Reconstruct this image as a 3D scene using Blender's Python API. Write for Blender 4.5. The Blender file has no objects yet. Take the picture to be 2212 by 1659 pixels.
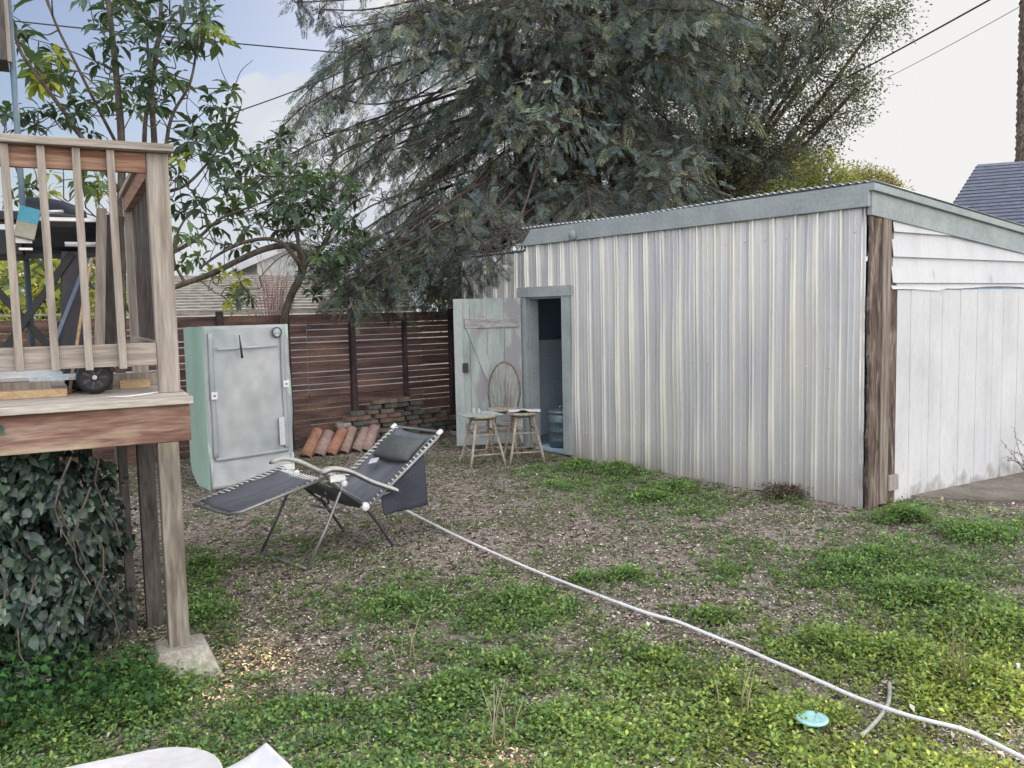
import bpy, math, random
import numpy as np
from mathutils import Vector, Matrix
rng = np.random.default_rng(7); random.seed(7)
sc = bpy.context.scene
COL = sc.collection
PI = math.pi

# ------------------------------------------------------------------ camera
CF, CX, CY, TH, RO, H = 1870.0, 1106.0, 829.5, math.radians(4.9), 0.022, 1.8
_F = np.array([0, math.cos(TH), -math.sin(TH)]); _R0 = np.array([1., 0, 0]); _U0 = np.array([0, math.sin(TH), math.cos(TH)])
_R = math.cos(RO)*_R0 - math.sin(RO)*_U0; _U = math.cos(RO)*_U0 + math.sin(RO)*_R0
_C = np.array([0, 0, H])
cam = bpy.data.cameras.new('camera'); camo = bpy.data.objects.new('camera', cam); COL.objects.link(camo)
cam.sensor_width = 36; cam.lens = 36*CF/2212; cam.clip_start = 0.05; cam.clip_end = 2000
camo.matrix_world = Matrix(((_R[0], _U[0], -_F[0], 0), (_R[1], _U[1], -_F[1], 0), (_R[2], _U[2], -_F[2], H), (0, 0, 0, 1)))
sc.camera = camo

def ray(u, v):
    return (u-CX)*_R - (v-CY)*_U + CF*_F
def G(u, v, z=0.):                       # where a sight line meets height z
    d = ray(u, v); return _C + d*((z-H)/d[2])
def at(u, v, y):                         # point at depth y
    d = ray(u, v); return _C + d*(y/d[1])
def proj(P):                             # N,3 -> measured picture coordinates (for planting densities)
    q = P-_C; z = q@_F; z = np.where(z < .1, .1, z)
    return CX+CF*(q@_R)/z, CY-CF*(q@_U)/z

# ------------------------------------------------------------------ colours and materials
def lin(c):
    return tuple(((x/255)/12.92 if x/255 < .04045 else ((x/255+.055)/1.055)**2.4) for x in c)
def newmat(name):
    m = bpy.data.materials.new(name); m.use_nodes = True
    nt = m.node_tree; nt.nodes.clear(); return m, nt, nt.nodes, nt.links
def N(nodes, typ, **kw):
    n = nodes.new(typ)
    for k, v in kw.items(): setattr(n, k, v)
    return n
def surf(name, cols, scale=6., stretch=(1, 1, 1), rough=.8, metal=0., bump=.15, fine=40., finemix=.25, detail=6., pos=None, spec=.3, dist=0.0, coord='Object', patch=None):
    m, nt, nd, lk = newmat(name)
    out = N(nd, 'ShaderNodeOutputMaterial'); b = N(nd, 'ShaderNodeBsdfPrincipled')
    b.inputs['Roughness'].default_value = rough; b.inputs['Metallic'].default_value = metal
    b.inputs['Specular IOR Level'].default_value = spec
    tc = N(nd, 'ShaderNodeTexCoord'); mp = N(nd, 'ShaderNodeMapping'); mp.inputs['Scale'].default_value = stretch
    lk.new(tc.outputs[coord], mp.inputs['Vector'])
    n1 = N(nd, 'ShaderNodeTexNoise'); n1.inputs['Scale'].default_value = scale; n1.inputs['Detail'].default_value = detail; n1.inputs['Distortion'].default_value = dist
    lk.new(mp.outputs[0], n1.inputs['Vector'])
    r = N(nd, 'ShaderNodeValToRGB'); el = r.color_ramp.elements
    k = len(cols); ps = pos or [.32+.36*i/(k-1) for i in range(k)]
    el[0].position = ps[0]; el[0].color = (*cols[0], 1); el[1].position = ps[-1]; el[1].color = (*cols[-1], 1)
    for i in range(1, k-1):
        e = el.new(ps[i]); e.color = (*cols[i], 1)
    lk.new(n1.outputs[0], r.inputs[0])
    n2 = N(nd, 'ShaderNodeTexNoise'); n2.inputs['Scale'].default_value = fine; n2.inputs['Detail'].default_value = 4
    lk.new(mp.outputs[0], n2.inputs['Vector'])
    mr = N(nd, 'ShaderNodeMapRange'); mr.inputs[1].default_value = .3; mr.inputs[2].default_value = .7; mr.inputs[3].default_value = 1-finemix; mr.inputs[4].default_value = 1+finemix
    lk.new(n2.outputs[0], mr.inputs[0])
    vm = N(nd, 'ShaderNodeVectorMath', operation='SCALE'); lk.new(r.outputs[0], vm.inputs[0]); lk.new(mr.outputs[0], vm.inputs['Scale'])
    col = vm.outputs[0]
    if patch:                             # (colour, scale, threshold) large irregular stains
        n3 = N(nd, 'ShaderNodeTexNoise'); n3.inputs['Scale'].default_value = patch[1]; n3.inputs['Detail'].default_value = 8
        mp3 = N(nd, 'ShaderNodeMapping'); mp3.inputs['Scale'].default_value = patch[3] if len(patch) > 3 else (1, 1, 1)
        lk.new(tc.outputs[coord], mp3.inputs[0]); lk.new(mp3.outputs[0], n3.inputs['Vector'])
        m3 = N(nd, 'ShaderNodeMapRange'); m3.inputs[1].default_value = patch[2]; m3.inputs[2].default_value = patch[2]+.08
        lk.new(n3.outputs[0], m3.inputs[0])
        mx = N(nd, 'ShaderNodeMix', data_type='RGBA'); lk.new(m3.outputs[0], mx.inputs[0]); lk.new(col, mx.inputs[6]); mx.inputs[7].default_value = (*patch[0], 1)
        col = mx.outputs[2]
    lk.new(col, b.inputs['Base Color'])
    if bump:
        bp = N(nd, 'ShaderNodeBump'); bp.inputs['Strength'].default_value = bump; bp.inputs['Distance'].default_value = .01
        lk.new(n2.outputs[0], bp.inputs['Height']); lk.new(bp.outputs[0], b.inputs['Normal'])
    lk.new(b.outputs[0], out.inputs[0]); return m
def leafmat(name, transl=.35, rough=.5, spec=.3, gain=1.):
    m, nt, nd, lk = newmat(name)
    out = N(nd, 'ShaderNodeOutputMaterial'); b = N(nd, 'ShaderNodeBsdfPrincipled'); b.inputs['Roughness'].default_value = rough; b.inputs['Specular IOR Level'].default_value = spec
    at_ = N(nd, 'ShaderNodeAttribute'); at_.attribute_name = 'Col'
    tr = N(nd, 'ShaderNodeBsdfTranslucent'); mx = N(nd, 'ShaderNodeMixShader'); mx.inputs[0].default_value = transl
    lk.new(at_.outputs['Color'], b.inputs['Base Color'])
    hs = N(nd, 'ShaderNodeMix', data_type='RGBA', blend_type='MULTIPLY'); hs.inputs[0].default_value = 1
    lk.new(at_.outputs['Color'], hs.inputs[6]); hs.inputs[7].default_value = (1.5*gain, 1.5*gain, .7*gain, 1)
    lk.new(hs.outputs[2], tr.inputs[0])
    lk.new(b.outputs[0], mx.inputs[1]); lk.new(tr.outputs[0], mx.inputs[2]); lk.new(mx.outputs[0], out.inputs[0]); return m
def plain(name, c, rough=.5, metal=0., spec=.4):
    return surf(name, [tuple(x*.88 for x in c), tuple(min(1, x*1.12) for x in c)], scale=5, rough=rough, metal=metal, bump=.05, finemix=.08, spec=spec)

# ------------------------------------------------------------------ object helpers
WM = {}
def tag(o, label=None, cat=None, group=None, kind=None):
    if label: o['label'] = label
    if cat: o['category'] = cat
    if group: o['group'] = group
    if kind: o['kind'] = kind
    return o
def thing(name, label, cat, loc=(0, 0, 0), rz=0., group=None):
    o = bpy.data.objects.new(name, None); COL.objects.link(o); o.empty_display_size = .1
    o.location = Vector([float(x) for x in loc]); o.rotation_euler = (0, 0, rz)
    WM[o.name] = Matrix.Translation(o.location) @ Matrix.Rotation(rz, 4, 'Z')
    return tag(o, label, cat, group)
def link(name, me, parent=None, loc=None):
    o = bpy.data.objects.new(name, me); COL.objects.link(o)
    if parent is not None: o.parent = parent; WM[o.name] = WM[parent.name]
    else:
        if loc is not None:
            me.transform(Matrix.Translation(-Vector([float(x) for x in loc]))); o.location = Vector([float(x) for x in loc])
        WM[o.name] = Matrix.Translation(o.location)
    return o
def vadd(a, b): return [a[i]+b[i] for i in range(3)]
class MB:
    def __init__(s): s.v = []; s.f = []; s.sm = []
    def add(s, vs, fs, smooth=False):
        k = len(s.v); s.v += [tuple(float(c) for c in p) for p in vs]; s.f += [tuple(i+k for i in f) for f in fs]; s.sm += [smooth]*len(fs)
        return s
    def hexa(s, p):                       # 8 corners: 4 bottom (ccw), 4 top
        return s.add(p, [(3, 2, 1, 0), (4, 5, 6, 7), (0, 1, 5, 4), (1, 2, 6, 5), (2, 3, 7, 6), (3, 0, 4, 7)])
    def box(s, x0, x1, y0, y1, z0, z1):
        return s.hexa([(x0, y0, z0), (x1, y0, z0), (x1, y1, z0), (x0, y1, z0), (x0, y0, z1), (x1, y0, z1), (x1, y1, z1), (x0, y1, z1)])
    def beam(s, a, b, w, h, up=(0, 0, 1)):  # bar with rectangular section
        a = Vector(a); b = Vector(b); d = (b-a).normalized(); up = Vector(up)
        r = d.cross(up)
        if r.length < 1e-4: r = d.cross(Vector((1, 0, 0)))
        r.normalize(); u = r.cross(d); r *= w/2; u *= h/2
        return s.hexa([a-r-u, a+r-u, a+r+u, a-r+u, b-r-u, b+r-u, b+r+u, b-r+u])
    def tube(s, pts, rad, n=8, cap=True, flat=1.):
        pts = [Vector([float(c) for c in p]) for p in pts]
        if not hasattr(rad, '__len__'): rad = [rad]*len(pts)
        vs = []; fs = []; prev = None
        for i, p in enumerate(pts):
            d = (pts[min(i+1, len(pts)-1)]-pts[max(i-1, 0)])
            d = d.normalized() if d.length > 1e-9 else Vector((0, 0, 1))
            if prev is None:
                prev = d.cross(Vector((0, 0, 1)))
                if prev.length < .05: prev = d.cross(Vector((1, 0, 0)))
            prev = (prev-d*prev.dot(d)).normalized(); q = d.cross(prev)
            for k in range(n):
                t = 2*PI*k/n; vs.append(p+prev*math.cos(t)*rad[i]+q*math.sin(t)*rad[i]*flat)
        for i in range(len(pts)-1):
            for k in range(n):
                a = i*n+k; b = i*n+(k+1) % n; fs.append((a, b, b+n, a+n))
        if cap: fs.append(tuple(reversed(range(n)))); fs.append(tuple(range((len(pts)-1)*n, len(pts)*n)))
        return s.add(vs, fs, True)
    def lathe(s, c, prof, n=20, axis='z'):
        vs = []; fs = []
        for r, z in prof:
            for k in range(n):
                t = 2*PI*k/n; a, b = r*math.cos(t), r*math.sin(t)
                vs.append((c[0]+a, c[1]+b, c[2]+z) if axis == 'z' else ((c[0]+a, c[1]+z, c[2]+b) if axis == 'y' else (c[0]+z, c[1]+a, c[2]+b)))
        for i in range(len(prof)-1):
            for k in range(n):
                a = i*n+k; b = i*n+(k+1) % n; fs.append((a, b, b+n, a+n))
        fs.append(tuple(reversed(range(n)))); fs.append(tuple(range((len(prof)-1)*n, len(prof)*n)))
        return s.add(vs, fs, True)
    def sheet(s, fn, nu, nv, smooth=True):  # fn(i/nu, j/nv) -> point
        vs = [fn(i/nu, j/nv) for i in range(nu+1) for j in range(nv+1)]
        fs = [(i*(nv+1)+j, (i+1)*(nv+1)+j, (i+1)*(nv+1)+j+1, i*(nv+1)+j+1) for i in range(nu) for j in range(nv)]
        return s.add(vs, fs, smooth)
    def xf(s, M):
        s.v = [tuple(M @ Vector(p)) for p in s.v]; return s
    def build(s, name, mat, parent=None, world=False, loc=None, bevel=0., solid=0., label=None):
        me = bpy.data.meshes.new(name); me.from_pydata(s.v, [], s.f); me.update()
        me.polygons.foreach_set('use_smooth', s.sm)
        if world and parent is not None: me.transform(WM[parent.name].inverted())
        me.materials.append(mat)
        o = link(name, me, parent, loc)
        if solid:
            m = o.modifiers.new('s', 'SOLIDIFY'); m.thickness = solid
        if bevel:
            m = o.modifiers.new('b', 'BEVEL'); m.width = bevel; m.segments = 2; m.limit_method = 'ANGLE'
        if label: o['label'] = label
        return o
def npmesh(name, V, F, mat, cols=None, parent=None, smooth=False):
    V = np.asarray(V, np.float32); F = np.asarray(F, np.int32); k = F.shape[1]
    if parent is not None:
        Mi = np.array(WM[parent.name].inverted()); V = (V@Mi[:3, :3].T+Mi[:3, 3]).astype(np.float32)
    me = bpy.data.meshes.new(name)
    me.vertices.add(len(V)); me.vertices.foreach_set('co', V.ravel())
    me.loops.add(F.size); me.loops.foreach_set('vertex_index', F.ravel())
    me.polygons.add(len(F)); me.polygons.foreach_set('loop_start', np.arange(0, F.size, k, dtype=np.int32))
    me.update(calc_edges=True)
    if smooth: me.polygons.foreach_set('use_smooth', np.ones(len(F), bool))
    if cols is not None:
        ca = me.color_attributes.new('Col', 'FLOAT_COLOR', 'POINT')
        c4 = np.ones((len(V), 4), np.float32); c4[:, :3] = cols; ca.data.foreach_set('color', c4.ravel())
    me.materials.append(mat); me.validate()
    return link(name, me, parent)
def nrm(a): return a/np.maximum(np.linalg.norm(a, axis=-1, keepdims=True), 1e-9)
def leaves(C_, D, UP, Ln, Wd, cols, fold=.25, curve=.15):
    """leaf blades: base C_, axis D, face normal UP -> V,F,cols (5 verts, 4 tris each)"""
    D = nrm(D); S = nrm(np.cross(D, UP)); U = np.cross(S, D); L = Ln[:, None]; W = Wd[:, None]
    mid = C_+D*L*.5+U*L*curve
    b = C_; t = C_+D*L-U*L*curve*.4
    l = mid-S*W*.5+U*W*fold; r = mid+S*W*.5+U*W*fold
    V = np.stack([b, r, t, l, mid], 1).reshape(-1, 3); n = len(C_)
    base = (np.arange(n)*5)[:, None]
    F = np.concatenate([base+[0, 1, 4], base+[0, 4, 3], base+[4, 1, 2], base+[4, 2, 3]], 1).reshape(-1, 3)
    return V, F, np.repeat(cols, 5, 0)
def oblong(C_, D, UP, Ln, Wd, cols, fold=.12, curve=.12):
    D = nrm(D); S = nrm(np.cross(D, UP)); U = np.cross(S, D); L = Ln[:, None]; W = Wd[:, None]
    def pt(t, w, z): return C_+D*L*t+S*W*w+U*(L*z)
    c = curve; f_ = fold*W/L
    V = np.stack([C_, pt(.28, -.36, c*.75)+U*W*fold, pt(.28, .36, c*.75)+U*W*fold, pt(.66, -.5, c*.55)+U*W*fold, pt(.66, .5, c*.55)+U*W*fold, pt(1, 0, -c*.9), pt(.28, 0, c*.75), pt(.66, 0, c*.55)], 1).reshape(-1, 3); n = len(C_)
    b = (np.arange(n)*8)[:, None]
    F = np.concatenate([b+q for q in ([0, 2, 6], [0, 6, 1], [6, 2, 4], [6, 4, 7], [1, 6, 7], [1, 7, 3], [7, 4, 5], [3, 7, 5])], 1).reshape(-1, 3)
    return V, F, np.repeat(cols, 8, 0)
def pick(cols, n, jit=.25):
    c = np.array(cols)[rng.integers(0, len(cols), n)]
    return c*(1+rng.uniform(-jit, jit, (n, 1)))
def randdir(n):
    return nrm(rng.normal(size=(n, 3)))

# ------------------------------------------------------------------ materials
M = {}
M['weather_wood'] = surf('weathered_wood', [(.23, .195, .17), (.32, .28, .25), (.38, .34, .31)], 2.5, (14, 14, 1), .85, fine=9, finemix=.16, bump=.4)
M['rail_wood'] = surf('rail_wood_long', [(.22, .19, .165), (.32, .28, .25), (.38, .345, .31)], 2.2, (1, 10, 16), .85, fine=9, finemix=.22, bump=.4)
M['subrail'] = surf('stained_rail', [(.16, .07, .045), (.30, .17, .12), (.38, .27, .21)], 2.4, (1, 8, 20), .8, fine=8, finemix=.3, bump=.4)
M['fascia_red'] = surf('red_stained_joist', [(.12, .06, .045), (.22, .125, .10), (.34, .25, .20)], 1.8, (1, 6, 9), .8, fine=10, finemix=.3, bump=.4, patch=((.40, .31, .23), 1.6, .60, (1, 3, 4)))
M['deck_board'] = surf('grey_deck_board', [(.25, .22, .19), (.42, .38, .34), (.50, .47, .43)], 2., (1.2, 10, 10), .85, fine=10, finemix=.2, bump=.4)
M['new_wood'] = surf('pale_lumber', [(.40, .27, .16), (.55, .40, .25)], 3, (1, 12, 12), .7, fine=12, finemix=.12)
M['post_wood'] = surf('mossy_post', [(.10, .085, .07), (.20, .175, .15), (.29, .26, .225)], 2.5, (8, 8, 1), .9, fine=8, finemix=.25, bump=.5, patch=((.20, .21, .12), 2., .58, (2, 2, 1)))
M['dark_wood'] = surf('dark_grey_wood', [(.05, .045, .045), (.11, .095, .09)], 3, (6, 6, 1), .85, fine=12)  # dark grey-brown wood grain, one tone for all its parts
M['concrete'] = surf('old_concrete', [(.24, .22, .19), (.42, .40, .36)], 6, rough=.9, fine=60, finemix=.25, bump=.4, patch=((.20, .22, .13), 5, .6))
M['galv'] = surf('galvanised_sheet', [(.44, .46, .50), (.56, .575, .60), (.64, .635, .61)], 1.1, (1, 2., .5), .34, metal=.62, bump=.02, fine=40, finemix=.05, spec=.5)
M['fasc'] = surf('grey_green_paint', [(.26, .295, .31), (.335, .375, .385)], 3, (1, 1, 1), .7, fine=30, finemix=.1, bump=.15, patch=((.30, .29, .27), 9, .68, (3, 1, 3)))
M['white_paint'] = surf('weathered_white_paint', [(.47, .485, .525), (.54, .555, .595), (.58, .59, .62)], 1.6, (1.5, 1, .8), .6, fine=25, finemix=.05, bump=.08, patch=((.33, .33, .35), 3.5, .69, (1.5, 1.5, .5)))
M['bark'] = surf('conifer_bark', [(.04, .03, .03), (.095, .072, .065)], 3, (5, 5, 1), .95, fine=12, finemix=.4, bump=.8)
M['bark2'] = surf('grey_branch_bark', [(.05, .042, .036), (.13, .108, .09)], 6, (2, 2, 1), .9, fine=20, finemix=.3, bump=.4)
M['fence'] = surf('dark_red_fence', [(.05, .034, .038), (.12, .072, .066), (.20, .118, .09)], 1.3, (1.2, 1, 9), .85, fine=14, finemix=.3, bump=.3)
M['fencepost'] = surf('dark_fence_post', [(.03, .024, .03), (.07, .05, .052)], 3, (3, 3, 1), .9, fine=12, finemix=.3)
M['rot'] = surf('rotten_board', [(.04, .03, .026), (.12, .088, .075), (.24, .20, .175)], 3.2, (5, 5, .8), .95, fine=12, finemix=.4, bump=.9, dist=.8)
M['greydoor'] = surf('faded_door_paint', [(.26, .30, .295), (.36, .42, .41), (.40, .40, .42)], 2.0, (3, 3, .6), .75, fine=20, finemix=.12, bump=.2, patch=((.30, .29, .31), 2.6, .53, (2, 2, .8)))
M['ledge'] = surf('worn_ledge_paint', [(.24, .23, .23), (.34, .33, .34), (.42, .40, .41)], 3, (2, 2, 9), .8, fine=12, finemix=.2, bump=.3)
M['inside'] = surf('dark_interior', [(.30, .42, .54), (.38, .50, .62)], 2, rough=.9)
M['cabinet'] = surf('dull_blue_grey_metal', [(.55, .66, .76), (.62, .72, .80)], 2, rough=.6)
M['binmetal'] = surf('zinc_bin', [(.10, .15, .17), (.17, .22, .24)], 4, rough=.4, metal=.4)
M['black'] = plain('black_plastic', (.022, .022, .026), .45)
M['blackmetal'] = plain('black_enamel', (.018, .019, .026), .3, .1, .5)
M['chrome'] = plain('steel_trim', (.6, .6, .6), .3, .8)
M['greysteel'] = plain('grey_tube', (.26, .27, .27), .4, .6)
M['darksteel'] = plain('dark_tube', (.07, .07, .085), .4, .5)
M['white_plastic'] = plain('white_plastic', (.72, .73, .74), .4)
M['sling'] = surf('charcoal_mesh_fabric', [(.10, .11, .13), (.155, .165, .19)], 3, (1, 4, 1), .9, fine=150, finemix=.2, bump=.2)
M['cushion'] = surf('grey_cushion', [(.07, .08, .085), (.11, .12, .125)], 4, rough=.9, fine=120, bump=.2)
M['cord'] = plain('white_cord', (.7, .7, .7), .7)
M['mint'] = surf('mint_fabric', [(.38, .56, .48), (.48, .66, .57)], 2, (1, 1, .6), .7, fine=30, finemix=.05)
M['film'] = surf('grey_plastic_film', [(.28, .32, .34), (.38, .405, .43), (.45, .45, .47)], .9, (1, 1, 1), .28, fine=7, finemix=.10, bump=.35, spec=.5)
M['film3'] = surf('grey_film_hem', [(.29, .33, .36), (.38, .405, .43)], 1.3, rough=.3, fine=7, finemix=.08, bump=.2)
M['film2'] = surf('pale_plastic_border', [(.36, .40, .45), (.46, .50, .54)], 2, rough=.3, fine=8, finemix=.08, bump=.25)
M['terra'] = surf('terracotta', [(.26, .125, .085), (.42, .235, .165)], 5, rough=.85, fine=30, finemix=.2, bump=.3)
M['terra_grey'] = surf('dusty_terracotta', [(.25, .175, .16), (.38, .28, .25)], 5, rough=.9, fine=30, finemix=.2, bump=.3)
for i, (a, b) in enumerate([((.13, .095, .08), (.23, .18, .15)), ((.13, .085, .075), (.21, .15, .125)), ((.25, .24, .21), (.36, .35, .31)), ((.07, .075, .07), (.14, .14, .125))]):
    M['brick%d' % i] = surf('old_brick', [a, b], 9, rough=.95, fine=50, finemix=.3, bump=.5)
M['stool'] = surf('bleached_stool_wood', [(.17, .145, .115), (.33, .285, .23), (.40, .36, .31)], 4, (6, 6, 1), .85, fine=20, finemix=.25, bump=.3)
M['stooldark'] = surf('dark_stool_seat', [(.10, .085, .07), (.20, .175, .15)], 5, rough=.85, fine=20)
M['paper'] = plain('paper', (.56, .57, .64), .8)
M['tabletop'] = plain('white_table', (.50, .50, .53), .45)
M['hose'] = surf('white_hose', [(.74, .75, .77), (.84, .85, .87)], 8, rough=.5, fine=60, finemix=.1)
M['greyhose'] = surf('grey_hose', [(.36, .37, .33), (.46, .47, .43)], 8, rough=.6, fine=40)
M['cyan'] = plain('pale_cyan_plastic', (.38, .68, .68), .35)
M['cable'] = plain('cable_black', (.03, .03, .035), .6)
M['rooftile'] = None

def rib_mat():                            # zinc sheet: bright highlights painted as pale cream on the rib crowns
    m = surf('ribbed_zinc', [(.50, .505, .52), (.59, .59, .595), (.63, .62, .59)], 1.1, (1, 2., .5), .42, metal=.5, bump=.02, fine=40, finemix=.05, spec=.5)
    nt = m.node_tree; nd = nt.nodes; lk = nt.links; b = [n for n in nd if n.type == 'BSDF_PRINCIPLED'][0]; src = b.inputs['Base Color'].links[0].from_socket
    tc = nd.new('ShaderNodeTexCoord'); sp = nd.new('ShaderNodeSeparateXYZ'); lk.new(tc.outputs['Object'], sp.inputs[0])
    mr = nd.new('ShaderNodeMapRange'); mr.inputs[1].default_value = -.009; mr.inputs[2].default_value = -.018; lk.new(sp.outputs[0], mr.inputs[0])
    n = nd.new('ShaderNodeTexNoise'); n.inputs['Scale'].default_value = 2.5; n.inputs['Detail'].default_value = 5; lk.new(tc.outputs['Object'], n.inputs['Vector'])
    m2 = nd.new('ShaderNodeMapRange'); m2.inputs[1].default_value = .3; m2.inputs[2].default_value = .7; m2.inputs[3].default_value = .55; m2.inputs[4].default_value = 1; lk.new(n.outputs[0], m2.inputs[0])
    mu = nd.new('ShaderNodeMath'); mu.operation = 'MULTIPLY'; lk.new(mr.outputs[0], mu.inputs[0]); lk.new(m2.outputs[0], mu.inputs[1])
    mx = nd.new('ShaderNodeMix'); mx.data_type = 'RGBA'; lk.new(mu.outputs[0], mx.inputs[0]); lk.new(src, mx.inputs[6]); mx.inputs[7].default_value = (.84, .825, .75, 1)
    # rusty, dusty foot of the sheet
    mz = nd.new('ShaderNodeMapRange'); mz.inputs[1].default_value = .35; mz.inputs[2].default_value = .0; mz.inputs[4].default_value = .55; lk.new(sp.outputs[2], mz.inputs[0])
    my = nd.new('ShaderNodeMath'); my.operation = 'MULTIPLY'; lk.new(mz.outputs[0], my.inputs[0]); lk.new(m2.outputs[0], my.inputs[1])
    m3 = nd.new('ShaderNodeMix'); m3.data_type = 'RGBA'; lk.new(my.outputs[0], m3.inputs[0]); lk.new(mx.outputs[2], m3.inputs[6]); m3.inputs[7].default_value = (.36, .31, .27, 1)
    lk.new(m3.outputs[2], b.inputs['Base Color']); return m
M['ribs'] = rib_mat()
# ------------------------------------------------------------------ sky, sun
SUN_AZ, SUN_EL = math.radians(22), math.radians(31)
sd = Vector((math.sin(SUN_AZ)*math.cos(SUN_EL), math.cos(SUN_AZ)*math.cos(SUN_EL), math.sin(SUN_EL)))
w = bpy.data.worlds.new('World'); sc.world = w; w.use_nodes = True
nt = w.node_tree; nd = nt.nodes; lk = nt.links; nd.clear()
out = N(nd, 'ShaderNodeOutputWorld'); bg = N(nd, 'ShaderNodeBackground'); bg.inputs[1].default_value = .1
sky = N(nd, 'ShaderNodeTexSky', sky_type='NISHITA'); sky.sun_disc = False; sky.sun_elevation = SUN_EL; sky.sun_rotation = SUN_AZ
sky.air_density = 1.; sky.dust_density = 1.5; sky.ozone_density = 1.2
tc = N(nd, 'ShaderNodeTexCoord'); sx = N(nd, 'ShaderNodeSeparateXYZ'); lk.new(tc.outputs['Generated'], sx.inputs[0])
def mth(op, a, b=None, c=None, clamp=False):
    n = N(nd, 'ShaderNodeMath', operation=op); n.use_clamp = clamp
    for i, x in enumerate((a, b, c)):
        if x is None: continue
        if isinstance(x, (int, float)): n.inputs[i].default_value = x
        else: lk.new(x, n.inputs[i])
    return n.outputs[0]
def ss(x, a, b):
    n = N(nd, 'ShaderNodeMapRange', interpolation_type='SMOOTHSTEP'); n.inputs[1].default_value = a; n.inputs[2].default_value = b
    lk.new(x, n.inputs[0]); return n.outputs[0]
no = N(nd, 'ShaderNodeTexNoise'); no.inputs['Scale'].default_value = 6.5; no.inputs['Detail'].default_value = 9; no.inputs['Roughness'].default_value = .5
lk.new(tc.outputs['Generated'], no.inputs['Vector'])
no2 = N(nd, 'ShaderNodeTexNoise'); no2.inputs['Scale'].default_value = 2.1; no2.inputs['Detail'].default_value = 6
lk.new(tc.outputs['Generated'], no2.inputs['Vector'])
nz = mth('SUBTRACT', no.outputs[0], .5); nz2 = mth('SUBTRACT', no2.outputs[0], .5)
azr = mth('DIVIDE', sx.outputs[0], mth('MAXIMUM', sx.outputs[1], .05))
front = ss(sx.outputs[1], .0, .3)
c1 = ss(mth('ADD', azr, mth('MULTIPLY', nz, .45)), -.325, -.305)          # cloud bank begins left of centre
ceil_ = mth('ADD', mth('MULTIPLY', azr, .55), .405)                      # its top climbs to the right
c2 = ss(mth('SUBTRACT', mth('ADD', ceil_, mth('MULTIPLY', nz, .35)), sx.outputs[2]), -.004, .010)
bank = mth('MULTIPLY', mth('MULTIPLY', c1, c2), front)
low = mth('SUBTRACT', 1, ss(mth('ADD', sx.outputs[2], mth('MULTIPLY', nz, .25)), .05, .17))
dt = N(nd, 'ShaderNodeVectorMath', operation='DOT_PRODUCT'); lk.new(tc.outputs['Generated'], dt.inputs[0]); dt.inputs[1].default_value = sd
glare = ss(dt.outputs['Value'], .78, .93)
scat = mth('MULTIPLY', ss(mth('ADD', nz, mth('MULTIPLY', nz2, .8)), -.12, .05), mth('SUBTRACT', 1, front))
mask = mth('MAXIMUM', mth('MAXIMUM', bank, mth('MULTIPLY', low, .85)), mth('MAXIMUM', glare, scat), clamp=True)
ccol = N(nd, 'ShaderNodeMix', data_type='RGBA')                         # grey cloud belly to bright top
lk.new(ss(mth('ADD', mth('ADD', nz, mth('MULTIPLY', sx.outputs[2], 1.1)), mth('MULTIPLY', azr, .7)), .05, .36), ccol.inputs[0])
ccol.inputs[6].default_value = (6.9, 7.3, 8.1, 1); ccol.inputs[7].default_value = (9.0, 8.9, 8.8, 1)
rear = N(nd, 'ShaderNodeMix', data_type='RGBA'); lk.new(front, rear.inputs[0])
rside = N(nd, 'ShaderNodeMix', data_type='RGBA'); lk.new(ss(sx.outputs[0], -.6, .5), rside.inputs[0]); rside.inputs[6].default_value = (23, 23.2, 24.5, 1); rside.inputs[7].default_value = (40, 38.6, 36.5, 1)
lk.new(rside.outputs[2], rear.inputs[6]); lk.new(ccol.outputs[2], rear.inputs[7])   # unseen rear sky, brightness added as fill light on the shaded walls
skyb = N(nd, 'ShaderNodeVectorMath', operation='MULTIPLY'); lk.new(sky.outputs[0], skyb.inputs[0]); skyb.inputs[1].default_value = (1.12, 1.08, 1.12)
fm = N(nd, 'ShaderNodeMix', data_type='RGBA'); lk.new(mask, fm.inputs[0]); lk.new(skyb.outputs[0], fm.inputs[6]); lk.new(rear.outputs[2], fm.inputs[7])
lk.new(fm.outputs[2], bg.inputs[0]); lk.new(bg.outputs[0], out.inputs[0])
sun = bpy.data.lights.new('sun', 'SUN'); sun.energy = 3.; sun.angle = math.radians(.6); sun.color = (1, .93, .80)
so = bpy.data.objects.new('sun', sun); COL.objects.link(so); so.rotation_euler = (-sd).to_track_quat('-Z', 'Y').to_euler(); so.location = (0, 0, 30)

# ------------------------------------------------------------------ shed frame
SA = math.radians(37.7); SO = np.array([3.051, 7.423, 0.])
SX = np.array([math.cos(SA), math.sin(SA), 0]); SY = np.array([-math.sin(SA), math.cos(SA), 0])
def gh(x, y):                             # gentle fall of the yard to the right, small unevenness
    s = (x-SO[0])*SX[0]+(y-SO[1])*SX[1]
    return -.055*np.clip(s-.3, 0, 5)+.012*np.sin(x*2.1+.5)*np.sin(y*1.7)+.008*np.sin(x*5.3)*np.cos(y*4.1)

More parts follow.
